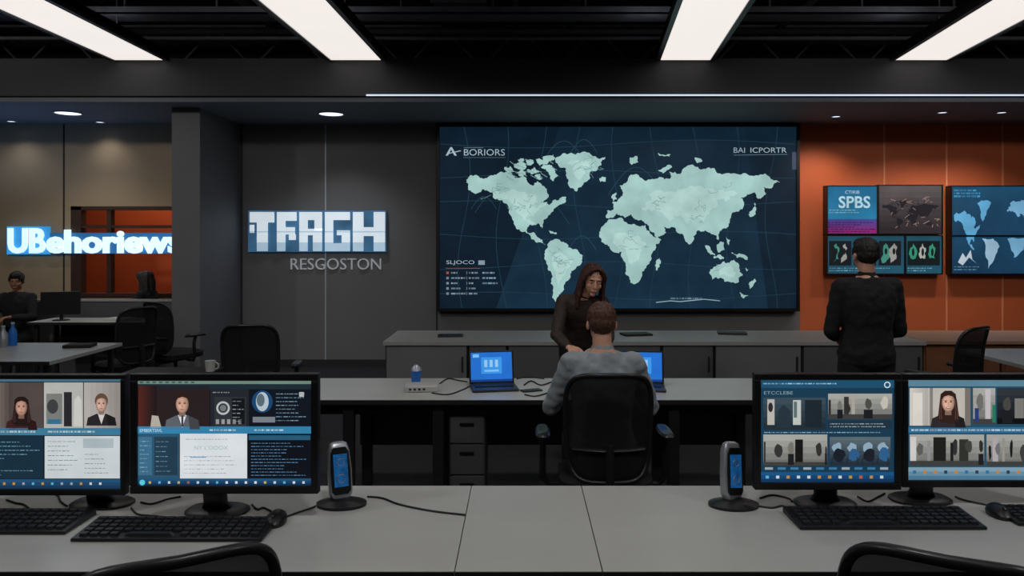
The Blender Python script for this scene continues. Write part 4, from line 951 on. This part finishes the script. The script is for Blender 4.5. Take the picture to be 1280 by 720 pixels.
# standing man, back to camera
J=dict(hL=V(-.09,0,.93),hR=V(.09,0,.93),sL=V(-.175,-.01,1.43),sR=V(.175,-.01,1.43),eL=V(-.235,.02,1.13),eR=V(.235,.02,1.13),wL=V(-.12,.23,1.06),wR=V(.12,.23,1.08),
 kL=V(-.11,.02,.5),kR=V(.12,.02,.5),aL=V(-.12,-.02,.085),aR=V(.13,-.02,.085))
person('person',(X(1083,5.2),5.2,0),J,HMf(V(0,.02,1.64),0,0,math.pi),'man in black sweater standing with back turned, arms in front',M_SKIN,hair_short,M_HAIRD,M_SWEAT,W=1.05,
  hf={'L':(V(.9,.2,.0),V(0,-.8,-.3),1),'R':(V(-.9,.15,0),V(0,-.8,-.3),-1)},k=1.06,facing=1,collar=.36)
# seated man, back to camera
J=dict(hL=V(-.1,-.04,.575),hR=V(.1,-.04,.575),sL=V(-.168,-.03,1.075),sR=V(.168,-.03,1.075),eL=V(-.28,.08,.81),eR=V(.28,.08,.81),wL=V(-.24,.33,.80),wR=V(.24,.33,.80),
 kL=V(-.13,.4,.57),kR=V(.13,.4,.57),aL=V(-.13,.48,.085),aR=V(.13,.48,.085))
person('person',(X(753,4.17),4.19,0),J,HMf(V(0,.03,1.28),.1,0,math.pi),'man in grey shirt sitting on a mesh chair, working at laptops',M_SKIN,hair_short,M_HAIRB,M_SHIRT,W=1.0,
  hf={'L':(V(.15,1,-.0),V(0,0,-1),1),'R':(V(-.15,1,-.0),V(0,0,-1),-1)},curl=.2,k=1.06,facing=1,fold=.009)
# woman leaning
wx=X(722,5.85)
J=dict(hL=V(-.05,.24,.93),hR=V(.12,.24,.93),sL=V(-.11,0.02,1.275),sR=V(.19,0.04,1.265),eL=V(-.17,-.1,1.03),eR=V(.23,-.12,1.02),wL=V(-.09,-.27,.965),wR=V(.13,-.27,.95),
 kL=V(-.05,.2,.5),kR=V(.14,.22,.5),aL=V(-.05,.24,.085),aR=V(.15,.26,.085))
person('person',(wx,5.85,0),J,HMf(V(.11,-.08,1.445),.28,.12,.16),'woman with auburn hair in brown jacket looking at her hands',M_SKIN,hair_long,M_HAIRR,M_JACK,W=.85,
  hf={'L':(V(.8,-.35,-.25),V(.1,.3,-1),-1),'R':(V(-.65,-.4,-.15),V(0,.3,-1),1)},curl=.3,k=.88,facing=-1,vox=.0045,hk=.95,collar=.2)
# seated people by the window
def seated(loc,label,skin,hf_,hm,top,fac,rot=0):
    J=dict(hL=V(-.1,0,.52),hR=V(.1,0,.52),sL=V(-.17,.0,1.04),sR=V(.17,.0,1.04),eL=V(-.25,fac*.1,.8),eR=V(.25,fac*.1,.8),wL=V(-.1,fac*.28,.82),wR=V(.1,fac*.28,.82),
      kL=V(-.12,fac*.36,.5),kR=V(.12,fac*.36,.5),aL=V(-.12,fac*.38,.085),aR=V(.12,fac*.38,.085))
    return person('person',loc,J,HMf(V(0,fac*.02,1.235),.1,0,math.pi if fac>0 else 0.3),label,skin,hf_,hm,top,vox=.008,facing=fac,rot=rot,hf={'L':(V(.5,fac*1,0),V(0,0,-1),1),'R':(V(-.5,fac*1,0),V(0,0,-1),-1)})
seated((X(22,9.42),9.42,0),'person in black jacket sitting near the glowing sign',M_SKIND,hair_short,M_HAIRD,M_SWEAT,-1)
seated((X(183,10.15),10.16,-.02),'person with long black hair sitting behind the partition',M_SKIND,hair_long,M_HAIRD,M_SWEAT,1,rot=math.pi/2)
def stool(x,y,z,label):
    r=root('stool',(x,y,0),label,'stool',group='round stools')
    mb=MB();mb.loft([(V(0,0,z-.05),V(.17,0,0),V(0,.17,0)),(V(0,0,z-.01),V(.18,0,0),V(0,.18,0)),(V(0,0,z),V(.16,0,0),V(0,.16,0))],n=28);mb.build('seat',M_FABRIC,r,smooth=True)
    mb=MB();mb.cone((0,0,.02),.025,(0,0,z-.05),.025);mb.build('pole',M_METAL,r,smooth=True)
    mb=MB();mb.loft([(V(0,0,0),V(.19,0,0),V(0,.19,0)),(V(0,0,.02),V(.17,0,0),V(0,.17,0))],n=28);mb.build('base',M_BLACK,r,smooth=True)
stool(X(22,9.42),9.42,.43,'black round stool under the seated person');stool(X(183,10.15),10.16,.41,'black round stool behind the partition')
# world + camera
w=bpy.data.worlds.new('world');bpy.context.scene.world=w;w.use_nodes=True
w.node_tree.nodes['Background'].inputs[0].default_value=(.02,.022,.028,1);w.node_tree.nodes['Background'].inputs[1].default_value=.5
cam=bpy.data.cameras.new('camera');co=bpy.data.objects.new('camera',cam);coll.objects.link(co)
co.location=(0,0,CZ);co.rotation_euler=(math.pi/2,0,0);cam.sensor_width=36;cam.lens=36*F/1280;cam.shift_x=-(VX-640)/1280;cam.shift_y=-(360-HY)/1280
bpy.context.scene.camera=co
bpy.context.scene.view_settings.view_transform='Standard'
